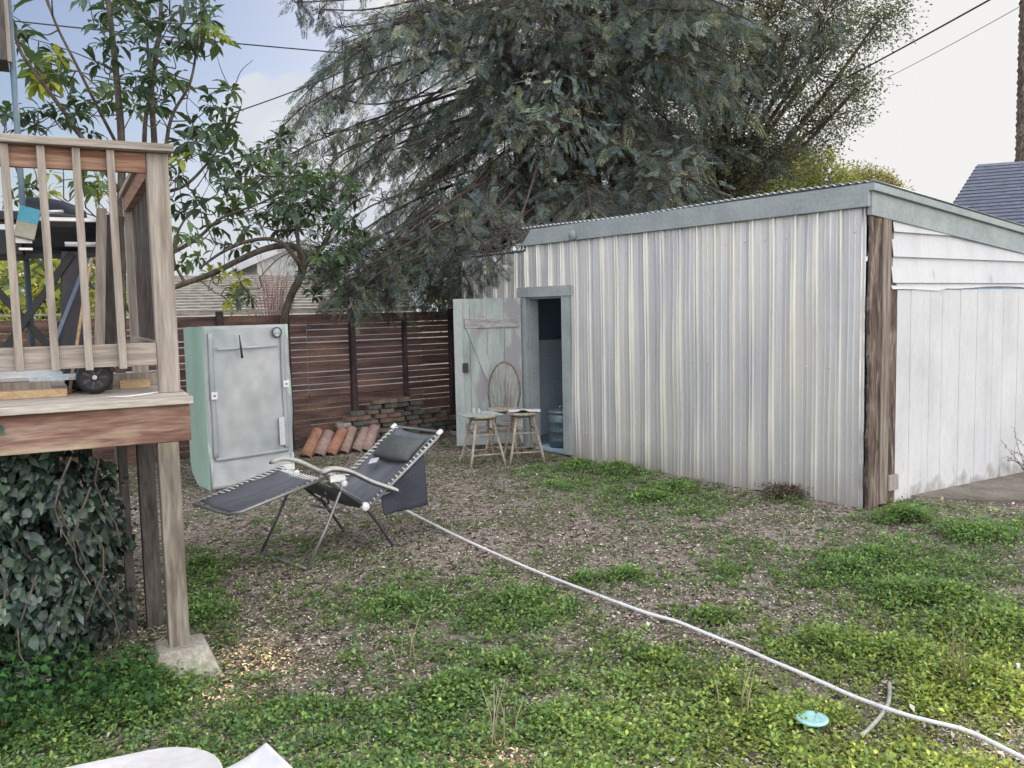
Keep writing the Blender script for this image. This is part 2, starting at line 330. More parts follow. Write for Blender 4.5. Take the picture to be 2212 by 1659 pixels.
# ------------------------------------------------------------------ ground
def ground_mat():
    m, nt, nd, lk = newmat('yard_soil')
    out = N(nd, 'ShaderNodeOutputMaterial'); b = N(nd, 'ShaderNodeBsdfPrincipled'); b.inputs['Roughness'].default_value = .95; b.inputs['Specular IOR Level'].default_value = .1
    tc = N(nd, 'ShaderNodeTexCoord')
    v = N(nd, 'ShaderNodeTexVoronoi'); v.inputs['Scale'].default_value = 34
    mp = N(nd, 'ShaderNodeMapping'); mp.inputs['Scale'].default_value = (1, .6, 1); lk.new(tc.outputs['Object'], mp.inputs[0]); lk.new(mp.outputs[0], v.inputs['Vector'])
    r = N(nd, 'ShaderNodeValToRGB'); e = r.color_ramp.elements
    e[0].position = 0; e[0].color = (.05, .04, .035, 1); e[1].position = 1; e[1].color = (.30, .26, .22, 1)
    x = e.new(.45); x.color = (.18, .155, .135, 1); x = e.new(.75); x.color = (.28, .25, .22, 1)
    sp = N(nd, 'ShaderNodeSeparateColor'); lk.new(v.outputs['Color'], sp.inputs[0]); lk.new(sp.outputs[0], r.inputs[0])
    n = N(nd, 'ShaderNodeTexNoise'); n.inputs['Scale'].default_value = 1.3; n.inputs['Detail'].default_value = 8; lk.new(tc.outputs['Object'], n.inputs['Vector'])
    mr = N(nd, 'ShaderNodeMapRange'); mr.inputs[1].default_value = .45; mr.inputs[2].default_value = .6; mr.inputs[4].default_value = .6; lk.new(n.outputs[0], mr.inputs[0])
    mx = N(nd, 'ShaderNodeMix', data_type='RGBA'); lk.new(mr.outputs[0], mx.inputs[0]); lk.new(r.outputs[0], mx.inputs[6]); mx.inputs[7].default_value = (.07, .095, .035, 1)
    lk.new(mx.outputs[2], b.inputs['Base Color'])
    bp = N(nd, 'ShaderNodeBump'); bp.inputs['Distance'].default_value = .02; bp.inputs['Strength'].default_value = .8; lk.new(v.outputs['Distance'], bp.inputs['Height']); lk.new(bp.outputs[0], b.inputs['Normal'])
    lk.new(b.outputs[0], out.inputs[0]); return m
xs = np.concatenate([[-600, -150, -60, -30], np.linspace(-15, 20, 141), [35, 60, 150, 600]])
ys = np.concatenate([[-300, -80, -20], np.linspace(-4, 26, 121), [40, 70, 150, 900]])
gx, gy = np.meshgrid(xs, ys, indexing='ij'); gz = gh(gx, gy)
VV = np.stack([gx, gy, gz], -1).reshape(-1, 3); nx, ny = len(xs), len(ys)
ii, jj = np.meshgrid(np.arange(nx-1), np.arange(ny-1), indexing='ij'); q = (ii*ny+jj).ravel()
g = npmesh('ground', VV, np.stack([q, q+ny, q+ny+1, q+1], 1), ground_mat(), smooth=True); tag(g, kind='structure')

# path beside the white end wall
def shed(x, y, z=0.): return SO+SX*x+SY*y+np.array([0, 0, z])
mb = MB(); poly = [shed(.75, -.03), shed(7, -.03), shed(7, -1.3), shed(1.9, -1.0), shed(1.1, -.42)]
pts = [(p[0], p[1], float(gh(p[0], p[1]))+.03) for p in poly]; ptb = [(p[0], p[1], p[2]-.12) for p in pts]
mb.add(pts+ptb, [(4, 3, 2, 1, 0)]+[(i, (i+1) % 5, (i+1) % 5+5, i+5) for i in range(5)])
tag(mb.build('path', surf('dirty_slab', [(.13, .115, .10), (.22, .20, .175)], 3, rough=.95, fine=30, finemix=.25, bump=.3)), kind='structure')

# ------------------------------------------------------------------ shed
S = thing('shed', 'long low shed of corrugated metal with grey green trim and white end wall', 'shed', SO, SA)
def corr(y0, y1, ztop, zbot, x=0.):       # corrugated sheet in the shed's front plane; ztop,zbot functions of y
    pitch = .229; prof = []
    y = math.floor(y0/pitch)*pitch
    while y < y1+pitch:
        for dy, dx in ((0, 0), (.008, .022), (.017, .026), (.027, .008), (.043, .008), (.052, .026), (.061, .022), (.069, 0), (.116, 0), (.121, .004), (.129, .004), (.134, 0), (.170, 0), (.175, .004), (.183, .004), (.188, 0)):
            prof.append((y+dy, dx))
        y += pitch
    prof = [(max(y0, min(y1, a)), b) for a, b in prof if y0-.03 <= a <= y1+.03]
    pr = []
    for p in prof:
        if not pr or p[0] > pr[-1][0]+1e-5: pr.append(p)
    if pr[-1][0] < y1-1e-4: pr.append((y1, 0))
    mbx = MB(); n = 12; vs = []
    for (a, b) in pr:
        zb, zt = zbot(a), ztop(a)
        for k in range(n+1):
            z = zb+(zt-zb)*k/n
            vs.append((x-b+.006*math.sin(z*3+a*9)+.004*math.sin(a*31)+.003*math.sin(z*4+a*4)*math.sin(a*2.3), a+.0015*math.sin(z*3+a*5), z))
    fs = [(i*(n+1)+j, i*(n+1)+j+1, (i+1)*(n+1)+j+1, (i+1)*(n+1)+j) for i in range(len(pr)-1) for j in range(n)]
    return mbx.add(vs, fs)
ztop = lambda y: 2.62 if y < 4.62 else 2.53-.012*(y-4.6)
cw = corr(.02, 3.86, ztop, lambda y: (.05 if .66 < y < .84 else .0)+.012*math.sin(y*13)-.01)
c2_ = corr(3.86, 4.70, ztop, lambda y: 2.06); c3_ = corr(4.70, 6.1, ztop, lambda y: .02)
cw.add(c2_.v, c2_.f); cw.add(c3_.v, c3_.f)
for k in range(27):
    for z in (.30, 1.22, 2.40):
        yy = (k+.147)*.229+.09
        if yy > 6 or (3.8 < yy < 4.76 and z < 2.1): continue
        cw.lathe((-.006, yy, z+.006*math.sin(k*3.1)), [(.004, -.004), (.009, -.003), (.009, .003)], 6, 'x')
cw.build('corrugated_wall', M['ribs'], S)
mb = MB()
mb.box(.05, 4.2, 6.02, 6.09, 0, 2.5); mb.box(4.1, 4.2, .1, 6.02, 0, 2.35)
mb.build('back_wall', M['inside'], S)
MB().box(.03, 4.1, .06, 6.02, .005, .03).build('shed_floor', M['inside'], S)
# roof of corrugated sheet, wavy front edge
def rf(u, v):
    y = -.07+u*4.74; x = -.05+v*4.4
    return (x, y, 2.805-.0868*x+.011*math.sin(y*2*PI/.076)*(1 if True else 0)+.012*math.sin(y*1.7)*(1-v))
MB().sheet(rf, 380, 4).build('roof', M['galv'], S, solid=.004)
MB().sheet(lambda u, v: (-.03+v*4.2, 4.62+u*1.52, 2.55-.07*v*4.2+.008*math.sin(u*130)), 120, 3).build('low_roof', M['galv'], S, solid=.004)
# fascia on the long side (its far end cut at a slant)
f = MB(); f.hexa([(-.065, -.035, 2.60), (-.03, -.035, 2.60), (-.03, 4.66, 2.60), (-.065, 4.66, 2.60), (-.065, -.035, 2.79), (-.03, -.035, 2.79), (-.03, 4.46, 2.79), (-.065, 4.46, 2.79)])
f.build('front_fascia', M['fasc'], S, bevel=.003)
f = MB(); f.lathe((-.10, 3.66, 2.655), [(.055, .0), (.06, .01), (.06, .03), (.05, .035)], 20, 'x'); f.build('cover_disc', M['fasc'], S)
# gable fascia, two stacked sloping boards
f = MB(); zt = lambda x: 2.79-.0868*x
f.hexa([(-.03, -.05, zt(0)-.26), (4.3, -.05, zt(4.3)-.26), (4.3, -.005, zt(4.3)-.26), (-.03, -.005, zt(0)-.26), (-.03, -.05, zt(0)-.063), (4.3, -.05, zt(4.3)-.063), (4.3, -.005, zt(4.3)-.063), (-.03, -.005, zt(0)-.063)])
f.build('gable_fascia', M['fasc'], S, bevel=.003)
f = MB(); f.hexa([(-.06, -.085, zt(0)-.06), (4.3, -.085, zt(4.3)-.06), (4.3, -.003, zt(4.3)-.06), (-.06, -.003, zt(0)-.06), (-.06, -.085, zt(0)), (4.3, -.085, zt(4.3)), (4.3, -.003, zt(4.3)), (-.06, -.003, zt(0))])
f.build('gable_trim', M['fasc'], S, bevel=.003)
def dirty_white():
    m = surf('white_boards', [(.48, .49, .525), (.54, .55, .585), (.58, .585, .61)], 1.6, (1.5, 1, .8), .6, fine=25, finemix=.05, bump=.1, patch=((.35, .35, .37), 3.5, .70, (1.5, 1.5, .5)))
    nt = m.node_tree; nd = nt.nodes; lk = nt.links; b = [n for n in nd if n.type == 'BSDF_PRINCIPLED'][0]; src = b.inputs['Base Color'].links[0].from_socket
    tc = nd.new('ShaderNodeTexCoord'); sp = nd.new('ShaderNodeSeparateXYZ'); lk.new(tc.outputs['Object'], sp.inputs[0])
    n = nd.new('ShaderNodeTexNoise'); n.inputs['Scale'].default_value = 6; n.inputs['Detail'].default_value = 9; lk.new(tc.outputs['Object'], n.inputs['Vector'])
    a = nd.new('ShaderNodeMath'); a.operation = 'MULTIPLY_ADD'; lk.new(n.outputs[0], a.inputs[0]); a.inputs[1].default_value = .75; lk.new(sp.outputs[2], a.inputs[2])
    mr = nd.new('ShaderNodeMapRange'); mr.inputs[1].default_value = .46; mr.inputs[2].default_value = .20; lk.new(a.outputs[0], mr.inputs[0])
    mx = nd.new('ShaderNodeMix'); mx.data_type = 'RGBA'; lk.new(mr.outputs[0], mx.inputs[0]); lk.new(src, mx.inputs[6]); mx.inputs[7].default_value = (.17, .15, .12, 1); lk.new(mx.outputs[2], b.inputs['Base Color']); return m
# corner: rotten sheathing, bare board, dark recess
def rag(side, x, amp, seed):
    n = 60; R_ = random.Random(seed); left = []; 
    for k in range(n+1):
        z = 2.53*k/n; left.append((x+amp*(.5*math.sin(z*5+seed)+.3*math.sin(z*17)+.5*R_.uniform(-1, 1)), z))
    return left
l = rag(0, .012, .018, 3); mb = MB(); vs = []
for (xx, z) in l: vs += [(xx-.02, -.002, z), (xx-.02, -.032, z), (.165, -.032, z), (.165, -.002, z)]
fs = []
for k in range(60):
    for j in range(4): fs.append((k*4+j, k*4+(j+1) % 4, (k+1)*4+(j+1) % 4, (k+1)*4+j))
mb.add(vs, fs); mb.build('rotten_corner_board', M['rot'], S)
MB().box(.168, .30, -.045, -.004, .02, 2.56).build('corner_board', surf('grey_brown_board', [(.13, .10, .085), (.22, .18, .155), (.30, .26, .235)], 2.2, (12, 12, .8), .9, fine=8, finemix=.25, bump=.4), S, bevel=.004)
l = rag(0, .46, .012, 8); mb = MB(); vs = []
for (xx, z) in l:
    if z > 1.95: xx -= .09
    vs += [(.302, -.004, z), (.302, -.02, z), (xx, -.02, z), (xx, -.004, z)]
mb.add(vs, fs); mb.build('inner_board', M['rot'], S)
MB().box(.30, .455, -.06, -.021, .12, .26).build('patch_block', M['weather_wood'], S, bevel=.006)
# clapboards (each course tilted out at its foot)
mb = MB()
courses = [(1.90, 1.962), (1.962, 2.19), (2.19, 2.405), (2.405, 2.60)]
for i, (z0, z1) in enumerate(courses):
    n = 24
    def cf(u, v, z0=z0, z1=z1, i=i):
        x = .345+u*3.9; zz = z0+v*(z1-z0+.01); top = zt(x)-.2
        if i == 0 and v < .3: zz += .012*math.sin(x*3.2)+(.02 if x > 1.2 else -.005)
        return (x, -.036+.030*v-.002*i, min(zz, max(top, 1.6)))
    mb.sheet(cf, n, 3, False)
    mb.add([cf(k/n, 0) for k in range(n+1)]+[(cf(k/n, 0)[0], -.004, cf(k/n, 0)[2]+.001) for k in range(n+1)], [(k, k+n+1, k+n+2, k+1) for k in range(n)])
mb.build('clapboards', M['white_paint'], S)
# big white board door
mb = MB(); x = .455; k = 0
while x < 4.25:
    wd = .118; d = .003*math.sin(k*2.3)
    mb.box(x, x+wd-.0014, -.022+d*.6, .004, -.06-.055*max(0, x-.3)+.01*math.sin(k*2.7), 1.90)
    for z in (.30, .95, 1.68):
        for dx in (.025, .09): mb.lathe((x+dx, -.0235+d*.6, z+.012*math.sin(k*5+dx*90)), [(.004, 0), (.004, .002)], 6, 'y')
    x += wd; k += 1
bd = mb.build('board_door', dirty_white(), S, bevel=.0012)
MB().box(.40, 4.25, .006, .04, -.3, 2.45).build('end_wall_core', M['inside'], S)
# doorway
mb = MB(); mb.box(-.045, -.002, 3.80, 3.93, .02, 2.08); mb.build('door_casing', M['fasc'], S, bevel=.004)
MB().box(-.045, -.002, 4.62, 4.74, .02, 1.95).build('door_casing', M['fasc'], S, bevel=.004)
MB().box(-.055, -.002, 3.78, 4.76, 1.952, 2.08).build('door_header', M['fasc'], S, bevel=.004)
mb = MB(); mb.box(.0, .15, 4.60, 4.63, .02, 1.95); mb.box(.0, .15, 3.92, 3.95, .02, 1.95); mb.box(.0, .15, 3.95, 4.60, 1.93, 1.95)
mb.build('door_jamb', M['fasc'], S)
# open leaf
hw = shed(-.06, 4.70); ld = np.array([-math.sin(math.radians(96)), math.cos(math.radians(96)), 0.]); lo = np.array([ld[1], -ld[0], 0])  # lo faces away from camera?
if lo[1] > 0: lo = -lo
def lp(s, o, z): return hw+ld*s+lo*o+np.array([0, 0, z])
def lbox(mb, s0, s1, o0, o1, z0, z1, s0t=None, s1t=None):
    s0t = s0 if s0t is None else s0t; s1t = s1 if s1t is None else s1t
    return mb.hexa([lp(s0, o0, z0), lp(s1, o0, z0), lp(s1, o1, z0), lp(s0, o1, z0), lp(s0t, o0, z1), lp(s1t, o0, z1), lp(s1t, o1, z1), lp(s0t, o1, z1)])
mb = MB()
for a, b in ((0, .215), (.22, .435), (.44, .655), (.66, .86)): lbox(mb, a, b, 0, .022, .08, 1.95)
leaf = mb.build('door', M['greydoor'], S, world=True, bevel=.002)
for za in (1.58, .25):
    mb = MB(); lbox(mb, .03, .72, .023, .045, za, za+.12); mb.build('ledge', M['ledge'], leaf, world=True, bevel=.003)
mb = MB(); lbox(mb, .14, .27, .023, .043, .38, 1.575, .56, .70); mb.build('brace', M['greydoor'], leaf, world=True, bevel=.003)
mb = MB(); lbox(mb, .745, .86, .023, .05, .08, 1.95); mb.build('edge_board', M['greydoor'], leaf, world=True, bevel=.003)
mb = MB(); lbox(mb, .69, .76, .051, .075, 1.02, 1.14); mb.build('latch', M['black'], leaf, world=True, bevel=.004)

# things inside the doorway
t = thing('cabinet', 'dull blue grey metal cabinet standing inside the dark shed doorway', 'cabinet', shed(.55, 5.3, .03), SA)
MB().box(0, 1.3, 0, .6, 0, 1.34).build('cabinet_body', M['cabinet'], t, bevel=.01)
MB().box(.10, .19, -.012, -.001, .98, 1.08).build('tag', M['white_plastic'], t)
MB().box(.01, .12, -.02, -.0125, 1.05, 1.24).build('towel', M['terra'], t)
t = thing('metal_bin', 'round ribbed zinc bin with lid standing in the shed doorway', 'bin', shed(.32, 4.36, .03), SA)
pf = [(.17, 0)]
for z in (.08, .2, .32): pf += [(.18, z), (.186, z+.01), (.18, z+.02)]
pf += [(.19, .44)]
MB().lathe((0, 0, 0), pf, 24).build('bin_body', M['binmetal'], t)
MB().lathe((0, 0, .442), [(.20, 0), (.20, .02), (.15, .04), (.03, .055)], 24).build('lid', M['binmetal'], t)
mb = MB(); mb.tube([(-.05, 0, .495), (-.03, 0, .53), (.03, 0, .53), (.05, 0, .495)], .008); mb.build('handle', M['chrome'], t)

# ------------------------------------------------------------------ slatted fence
FX = np.array([.791, .612, 0.]); FX /= np.linalg.norm(FX); FO = np.array([-.82, 13.05, 0.])
FA = math.atan2(FX[1], FX[0])
t = thing('slat_fence', 'dark red brown horizontal slat fence with thin bright gaps behind the yard', 'fence', FO, FA)
mb = MB(); z = .06; k = 0
wds = [.085, .06, .085, .06, .13, .06, .085]
while z < 1.80:
    wd = wds[k % 7]
    for a in np.arange(-9.6, 1.2, 1.8):
        j = random.uniform(-.004, .004)
        mb.box(a, a+1.79, .0+random.uniform(0, .004), .018, z+j, min(z+wd, 1.84)+j)
    z += wd+.009+random.uniform(-.003, .007); k += 1
mb.build('slat_panel', M['fence'], t)
for xx, h in ((-9.0, 1.8), (-7.2, 1.78), (-5.4, 1.78), (-3.58, 1.86), (-2.70, 1.80), (-1.76, 1.86), (-.93, 1.80), (-.12, 1.84), (.7, 1.8)):
    wd = .05 if xx in (-2.70, -.93) else .075
    MB().box(xx-wd/2, xx+wd/2, -.08, -.002, 0, h).build('post', M['fencepost'], t, bevel=.004)
MB().box(-9.6, -.5, -.01, .06, 1.845, 1.87).build('cap_rail', M['weather_wood'], t)

# ------------------------------------------------------------------ deck
DA = math.radians(27.5); DX = np.array([math.cos(DA), math.sin(DA), 0]); DY = np.array([-math.sin(DA), math.cos(DA), 0])
DP = G(385, 1398, .13); DP[2] = 0.
DK = thing('raised_deck', 'raised timber deck with slatted railing on a tall post at left', 'deck', DP, DA)
def dloc(u, v, y):                        # deck-frame point on the plane y
    p0 = DP+DY*y; d = ray(u, v); tt = np.dot(p0-_C, DY)/np.dot(d, DY); q = _C+d*tt-DP
    return np.array([q@DX, q@DY, q[2]])
YR = .22; YF = -.055
zdeck = dloc(385, 858, YF-.03)[2]
xr = dloc(420, 858, YF-.03)[0]
# boards run along x
mb = MB(); y = YF-.035
for k in range(16):
    mb.box(-6, xr-random.uniform(0, .006), y, y+.138, zdeck-.036, zdeck+random.uniform(-.001, .001)); y += .143
mb.build('deck_boards', M['deck_board'], DK, bevel=.004)
MB().box(-6, xr-.02, YF, YF+.04, zdeck-.036-.185, zdeck-.038).build('front_joist', M['fascia_red'], DK, bevel=.004)
MB().box(xr-.06, xr-.022, YF+.042, 2.1, zdeck-.22, zdeck-.038).build('side_joist', M['fascia_red'], DK)
MB().box(-.045, .052, -.05, .05, .13, zdeck-.222).build('support_post', M['post_wood'], DK, bevel=.004)
p2 = dloc(318, 950, .75)
MB().box(p2[0]-.06, p2[0]+.03, .70, .80, 0, zdeck-.04).build('support_post', M['dark_wood'], DK, bevel=.004)
MB().box(p2[0]-.16, p2[0]-.11, .72, .78, 0, zdeck-.04).build('support_post', M['dark_wood'], DK, bevel=.004)
mb = MB(); mb.hexa([(-.15, -.16, -.03), (.20, -.16, -.03), (.20, .15, -.03), (-.15, .15, -.03), (-.10, -.10, .15), (.13, -.10, .15), (.13, .10, .15), (-.10, .10, .15)])
mb.build('concrete_pier', M['concrete'], DK, bevel=.012)
# railing
rp = dloc(354, 600, YR); tr = dloc(345, 310, YR-.05); zr = tr[2]
px = rp[0]
MB().box(px-.052, px+.052, YR, YR+.10, zdeck, zr-.04).build('rail_post', M['weather_wood'], DK, bevel=.004)
MB().box(-6, px+.075, YR-.06, YR+.13, zr-.038, zr).build('top_rail', M['rail_wood'], DK, bevel=.004)
zs0 = dloc(300, 372, YR)[2]
MB().box(-6, px-.053, YR+.01, YR+.05, zs0, zr-.04).build('upper_rail', M['subrail'], DK, bevel=.003)
zb1 = dloc(322, 741, YR)[2]; zb0 = dloc(322, 789, YR)[2]
MB().box(-6, px-.053, YR+.01, YR+.05, zb0, zb1).build('lower_rail', M['rail_wood'], DK, bevel=.003)
bx0 = dloc(238, 330, YR-.03)[0]; pit = .152
for k in range(14):
    xx = bx0-pit*k
    mb = MB(); mb.beam((xx+random.uniform(-.004, .004), YR-.012, zb0+random.uniform(-.02, .0)), (xx, YR-.012, zr-.04), .036, .036, (0, 1, 0))
    mb.build('baluster', M['weather_wood'], DK, bevel=.003)
# side railing running back
MB().box(px-.07, px+.07, YR+.132, 2.1, zr-.038, zr-.001).build('side_top_rail', M['rail_wood'], DK, bevel=.004)
MB().box(px-.045, px-.005, YR+.102, 2.1, zs0, zr-.04).build('side_upper_rail', M['subrail'], DK)
MB().box(px-.045, px-.005, YR+.102, 2.1, zb0, zb1).build('side_lower_rail', M['rail_wood'], DK)
for k in range(12):
    y = YR+.19+k*.15
    MB().box(px-.003, px+.034, y, y+.036, zb0-.02, zr-.04).build('side_baluster', M['dark_wood'], DK)
for a in (-5.3, -3.2, -1.7):
    MB().box(a-.05, a+.05, YR+.001, YR+.10, zdeck, zr-.04).build('rail_post', M['weather_wood'], DK, bevel=.004)
MB().box(px-.05, px+.05, 2.0, 2.1, zdeck, zr-.04).build('rail_post', M['weather_wood'], DK)

def dthing(name, label, cat, x, y, z=None, group=None):
    return thing(name, label, cat, DP+DX*x+DY*y+np.array([0, 0, zdeck if z is None else z]), DA, group)
# ---- grill on the deck
YG = .75
def dg(u, v, y=YG):
    q = dloc(u, v, y); return q
gL = dg(-60, 500)[0]; gR = dg(234, 500)[0]; zg0 = dg(100, 553)[2]; zg1 = dg(100, 470)[2]; zg2 = dg(100, 438)[2]
T = dthing('barbecue_grill', 'black barbecue grill on wheels standing on the deck behind the railing', 'grill', 0, 0, 0)
xs_, xe = dg(95, 500)[0], gR
mb = MB()                                 # barrel body
n = 20; prof = []
for k in range(n+1):
    a = PI*k/n; prof.append((YG+.0+.24-.24*math.cos(a), zg1-.02-(zg1-zg0-.02)*math.sin(a)))
vs = []
for xx, s in ((xs_-.1, 1), (xe-.12, 1), (xe-.04, .92), (xe, .72)):
    for (yy, zz) in prof: vs.append((xx, YG+.24+(yy-YG-.24)*s, zg1-.02+(zz-zg1+.02)*s))
fs = [(i*(n+1)+j, (i+1)*(n+1)+j, (i+1)*(n+1)+j+1, i*(n+1)+j+1) for i in range(3) for j in range(n)]
fs += [tuple(range(3*(n+1), 4*(n+1))), tuple(reversed(range(0, n+1)))]
mb.add(vs, fs, False); mb.build('firebox', M['blackmetal'], T)
mb = MB(); mb.box(xs_-.1, xe+.01, YG-.01, YG+.49, zg1-.022, zg1+.004); mb.build('steel_trim', M['chrome'], T, bevel=.006)
mb = MB(); mb.sheet(lambda u, v: (xs_-.08+u*(xe-xs_-.02), YG+.03+v*.42, zg1+.006+.13*math.sin(PI*v)*(1-.55*u**3)), 10, 12); mb.build('hood', M['blackmetal'], T, solid=.01)
mb = MB(); zz = dg(200, 530)[2]; mb.tube([(xe-.22, YG-.06, zz), (xe-.02, YG-.06, zz)], .013, 10); mb.build('handle', M['white_plastic'], T)
mb = MB(); mb.box(gL-.5, xs_-.105, YG+.02, YG+.46, zg0, zg0+.14); mb.build('side_burner_box', M['black'], T, bevel=.01)
mb = MB(); mb.box(dg(32, 500)[0], dg(68, 500)[0], YG+.0, YG+.018, dg(50, 525)[2], dg(50, 511)[2]); mb.box(dg(38, 500)[0], dg(68, 500)[0], YG+.0, YG+.018, dg(50, 540)[2], dg(50, 535)[2]); mb.build('control_panel', M['chrome'], T)
mb = MB(); mb.box(gL-.5, dg(150, 500)[0], YG+.30, YG+.48, zg1+.004, dg(50, 442)[2]); mb.box(dg(112, 500)[0], dg(168, 500)[0], YG+.12, YG+.29, zg1+.01, dg(50, 452)[2]); mb.build('warming_cupboard', M['blackmetal'], T, bevel=.012)
mb = MB(); mb.tube([(dg(105, 500)[0], YG+.0, zg1+.03), (dg(140, 500)[0], YG+.0, zg1+.035)], .010, 8); mb.build('lid_handle', M['chrome'], T)
mb = MB(); mb.box(gL-.5, dg(175, 500)[0], YG+.5, YG+.56, zg2-.012, zg2); 
for k in range(30):
    a = gL-.45+k*.028; mb.box(a, a+.012, YG+.51, YG+.53, zg2-.05, zg2-.012)
mb.build('shelf', M['greysteel'], T)
xc = dg(50, 645)[0]; zc = dg(50, 628)[2]
mb = MB(); mb.beam((xc-.27, YG+.1, zdeck), (xc+.25, YG+.1, zg0+.02), .04, .04, (0, 1, 0)); mb.build('leg', M['black'], T, bevel=.004)
mb = MB(); mb.beam((xc-.27, YG+.15, zg0+.02), (xc+.27, YG+.15, zdeck+.02), .04, .04, (0, 1, 0)); mb.build('leg', M['black'], T, bevel=.004)
mb = MB(); mb.lathe((xc, YG+.06, zc), [(.012, 0), (.012, .02)], 10, 'y'); mb.build('pivot_bolt', M['chrome'], T)
pc = dg(150, 600)[0]
mb = MB(); mb.hexa([(pc-.07, YG+.15, zdeck+.06), (pc+.06, YG+.15, zdeck+.06), (pc+.06, YG+.35, zdeck+.06), (pc-.07, YG+.35, zdeck+.06), (pc-.03, YG+.1, zg0+.1), (pc+.06, YG+.1, zg0+.1), (pc+.06, YG+.4, zg0+.1), (pc-.03, YG+.4, zg0+.1)]); mb.build('pedestal', M['darksteel'], T, bevel=.005)
mb = MB(); mb.beam((pc+.10, YG+.12, zg0), (pc-.10, YG+.12, zdeck+.25), .02, .02, (0, 1, 0)); mb.build('brace', plain('blue_grey_metal', (.16, .21, .32), .4), T)
wc = dloc(204, 812, .40); wr = .088; wz = zdeck+wr
def wheel(x, y):
    mb = MB(); mb.lathe((x, y, wz), [(wr-.03, 0), (wr-.008, -.002), (wr, .012), (wr, .045), (wr-.008, .056), (wr-.03, .055)], 28, 'y'); w_ = mb.build('wheel', M['black'], T)
    mb = MB(); mb.lathe((x, y-.006, wz), [(.022, 0), (.026, .01)], 14, 'y')
    for k in range(7):
        a = k*2*PI/7; mb.beam((x+.02*math.cos(a), y-.002, wz+.02*math.sin(a)), (x+.058*math.cos(a), y-.002, wz+.058*math.sin(a)), .014, .008, (0, 1, 0))
    mb.build('rim', M['darksteel'], w_)
    mb = MB(); mb.lathe((x, y-.016, wz), [(.004, 0), (.012, .002), (.012, .01)], 14, 'y'); mb.build('hub_cap', M['white_plastic'], w_)
wheel(wc[0], .40); wheel(wc[0]-.06, .66)
mb = MB(); mb.box(pc-.22, pc+.12, .50, 1.1, zdeck+.075, zdeck+.10); mb.tube([(wc[0], .42, wz), (wc[0]-.03, .9, wz)], .012); mb.build('base_tray', M['cabinet'], T)
# box resting on the grill shelf
b0 = dloc(50, 478, YG-.02)
mb = MB(); t = thing('carton', 'tilted carton with bright blue top half on the grill side shelf', 'carton', DP+DX*b0[0]+DY*(YG-.06)+np.array([0, 0, b0[2]-.09]), DA)
R_ = Matrix.Rotation(math.radians(14), 4, 'Y')
MB().box(-.048, .048, -.03, .03, .0, .08).xf(R_).build('carton_body', plain('beige_card', (.45, .43, .36), .7), t)
MB().box(-.048, .048, -.03, .03, .081, .16).xf(R_).build('carton_top', plain('sky_blue_card', (.10, .42, .60), .5), t)
# leaning boards, cane, sheet, lumber on the deck
q1 = dloc(215, 740, .62); q2 = dloc(243, 560, .62)
t_ = MB(); t_.beam(DP+DX*q1[0]+DY*.66+np.array([0, 0, zdeck]), DP+DX*(q1[0]+.115)+DY*.66+np.array([0, 0, zdeck+.95]), .10, .03, tuple(DY))
tag(t_.build('plank', M['dark_wood'], loc=DP+DX*q1[0]+DY*.66+np.array([0, 0, zdeck])), 'dark navy plank leaning at the railing corner of the deck', 'plank')
t_ = MB(); t_.beam(DP+DX*(q1[0]-.02)+DY*.58+np.array([0, 0, zdeck]), DP+DX*(q1[0]+.05)+DY*.60+np.array([0, 0, zdeck+.98]), .05, .03, tuple(DY))
tag(t_.build('plank', M['weather_wood'], loc=DP+DX*(q1[0]-.02)+DY*.58+np.array([0, 0, zdeck])), 'grey weathered plank leaning beside the grill on the deck', 'plank')
q1 = dloc(142, 735, .56); q2 = dloc(173, 590, .56)
t_ = MB(); pa = DP+DX*q1[0]+DY*.56+np.array([0, 0, zdeck]); t_.tube([pa, DP+DX*(q1[0]+.10)+DY*.60+np.array([0, 0, zdeck+.5]), DP+DX*(q1[0]+.155)+DY*.66+np.array([0, 0, zdeck+.72])], .009, 8)
tag(t_.build('bamboo_cane', M['new_wood'], loc=pa), 'thin pale cane leaning against the grill pedestal', 'cane')
q1 = dloc(-10, 735, .5)
def sh(u, v): 
    p = DP+DX*(q1[0]-.12+u*.42)+DY*(.5+v*.5)
    return (p[0], p[1], zdeck+.10+.05*v+.02*math.sin(u*5)*v-.10*max(0, u-.7))
t_ = MB().sheet(sh, 14, 8); pa = np.array(sh(0.5, 0)); 
o = t_.build('plastic_sheet', M['white_plastic'], loc=(pa[0], pa[1], zdeck), solid=.003); tag(o, 'crumpled white plastic sheet lying over boards on the deck', 'sheet')
def lumber(x0, x1, y, z0, h, d, mat, label):
    c = DP+DX*(x0+x1)/2+DY*y; m_ = MB().box(-(x1-x0)/2, (x1-x0)/2, 0, d, 0, h); m_.xf(Matrix.Translation(Vector((c[0], c[1], z0))) @ Matrix.Rotation(DA, 4, 'Z'))
    tag(m_.build('board', mat, loc=(c[0], c[1], z0), bevel=.003), label, 'board', 'boards lying on the deck')
lumber(-3.0, wc[0]-.13, YR+.14, zdeck+.001, .04, .09, M['new_wood'], 'pale board lying on the deck left of the black wheel')
lumber(-3.2, wc[0]-.2, YR+.26, zdeck+.001, .075, .09, M['weather_wood'], 'grey board behind the pale board left of the black wheel')
lumber(wc[0]+.13, px-.06, YR+.42, zdeck+.001, .045, .09, M['new_wood'], 'short pale board lying between the black wheel and the corner post')
lumber(wc[0]+.1, px+.06, YR+.62, zdeck+.001, .07, .09, M['weather_wood'], 'grey board lying farthest back between wheel and corner post')
pa = [dloc(a, b, c) for a, b, c in ((235, 849, 0.02), (275, 848, .06), (330, 845, .12), (395, 840, .3))]
def dw(x, y, z): return DP+DX*x+DY*y+np.array([0, 0, z])
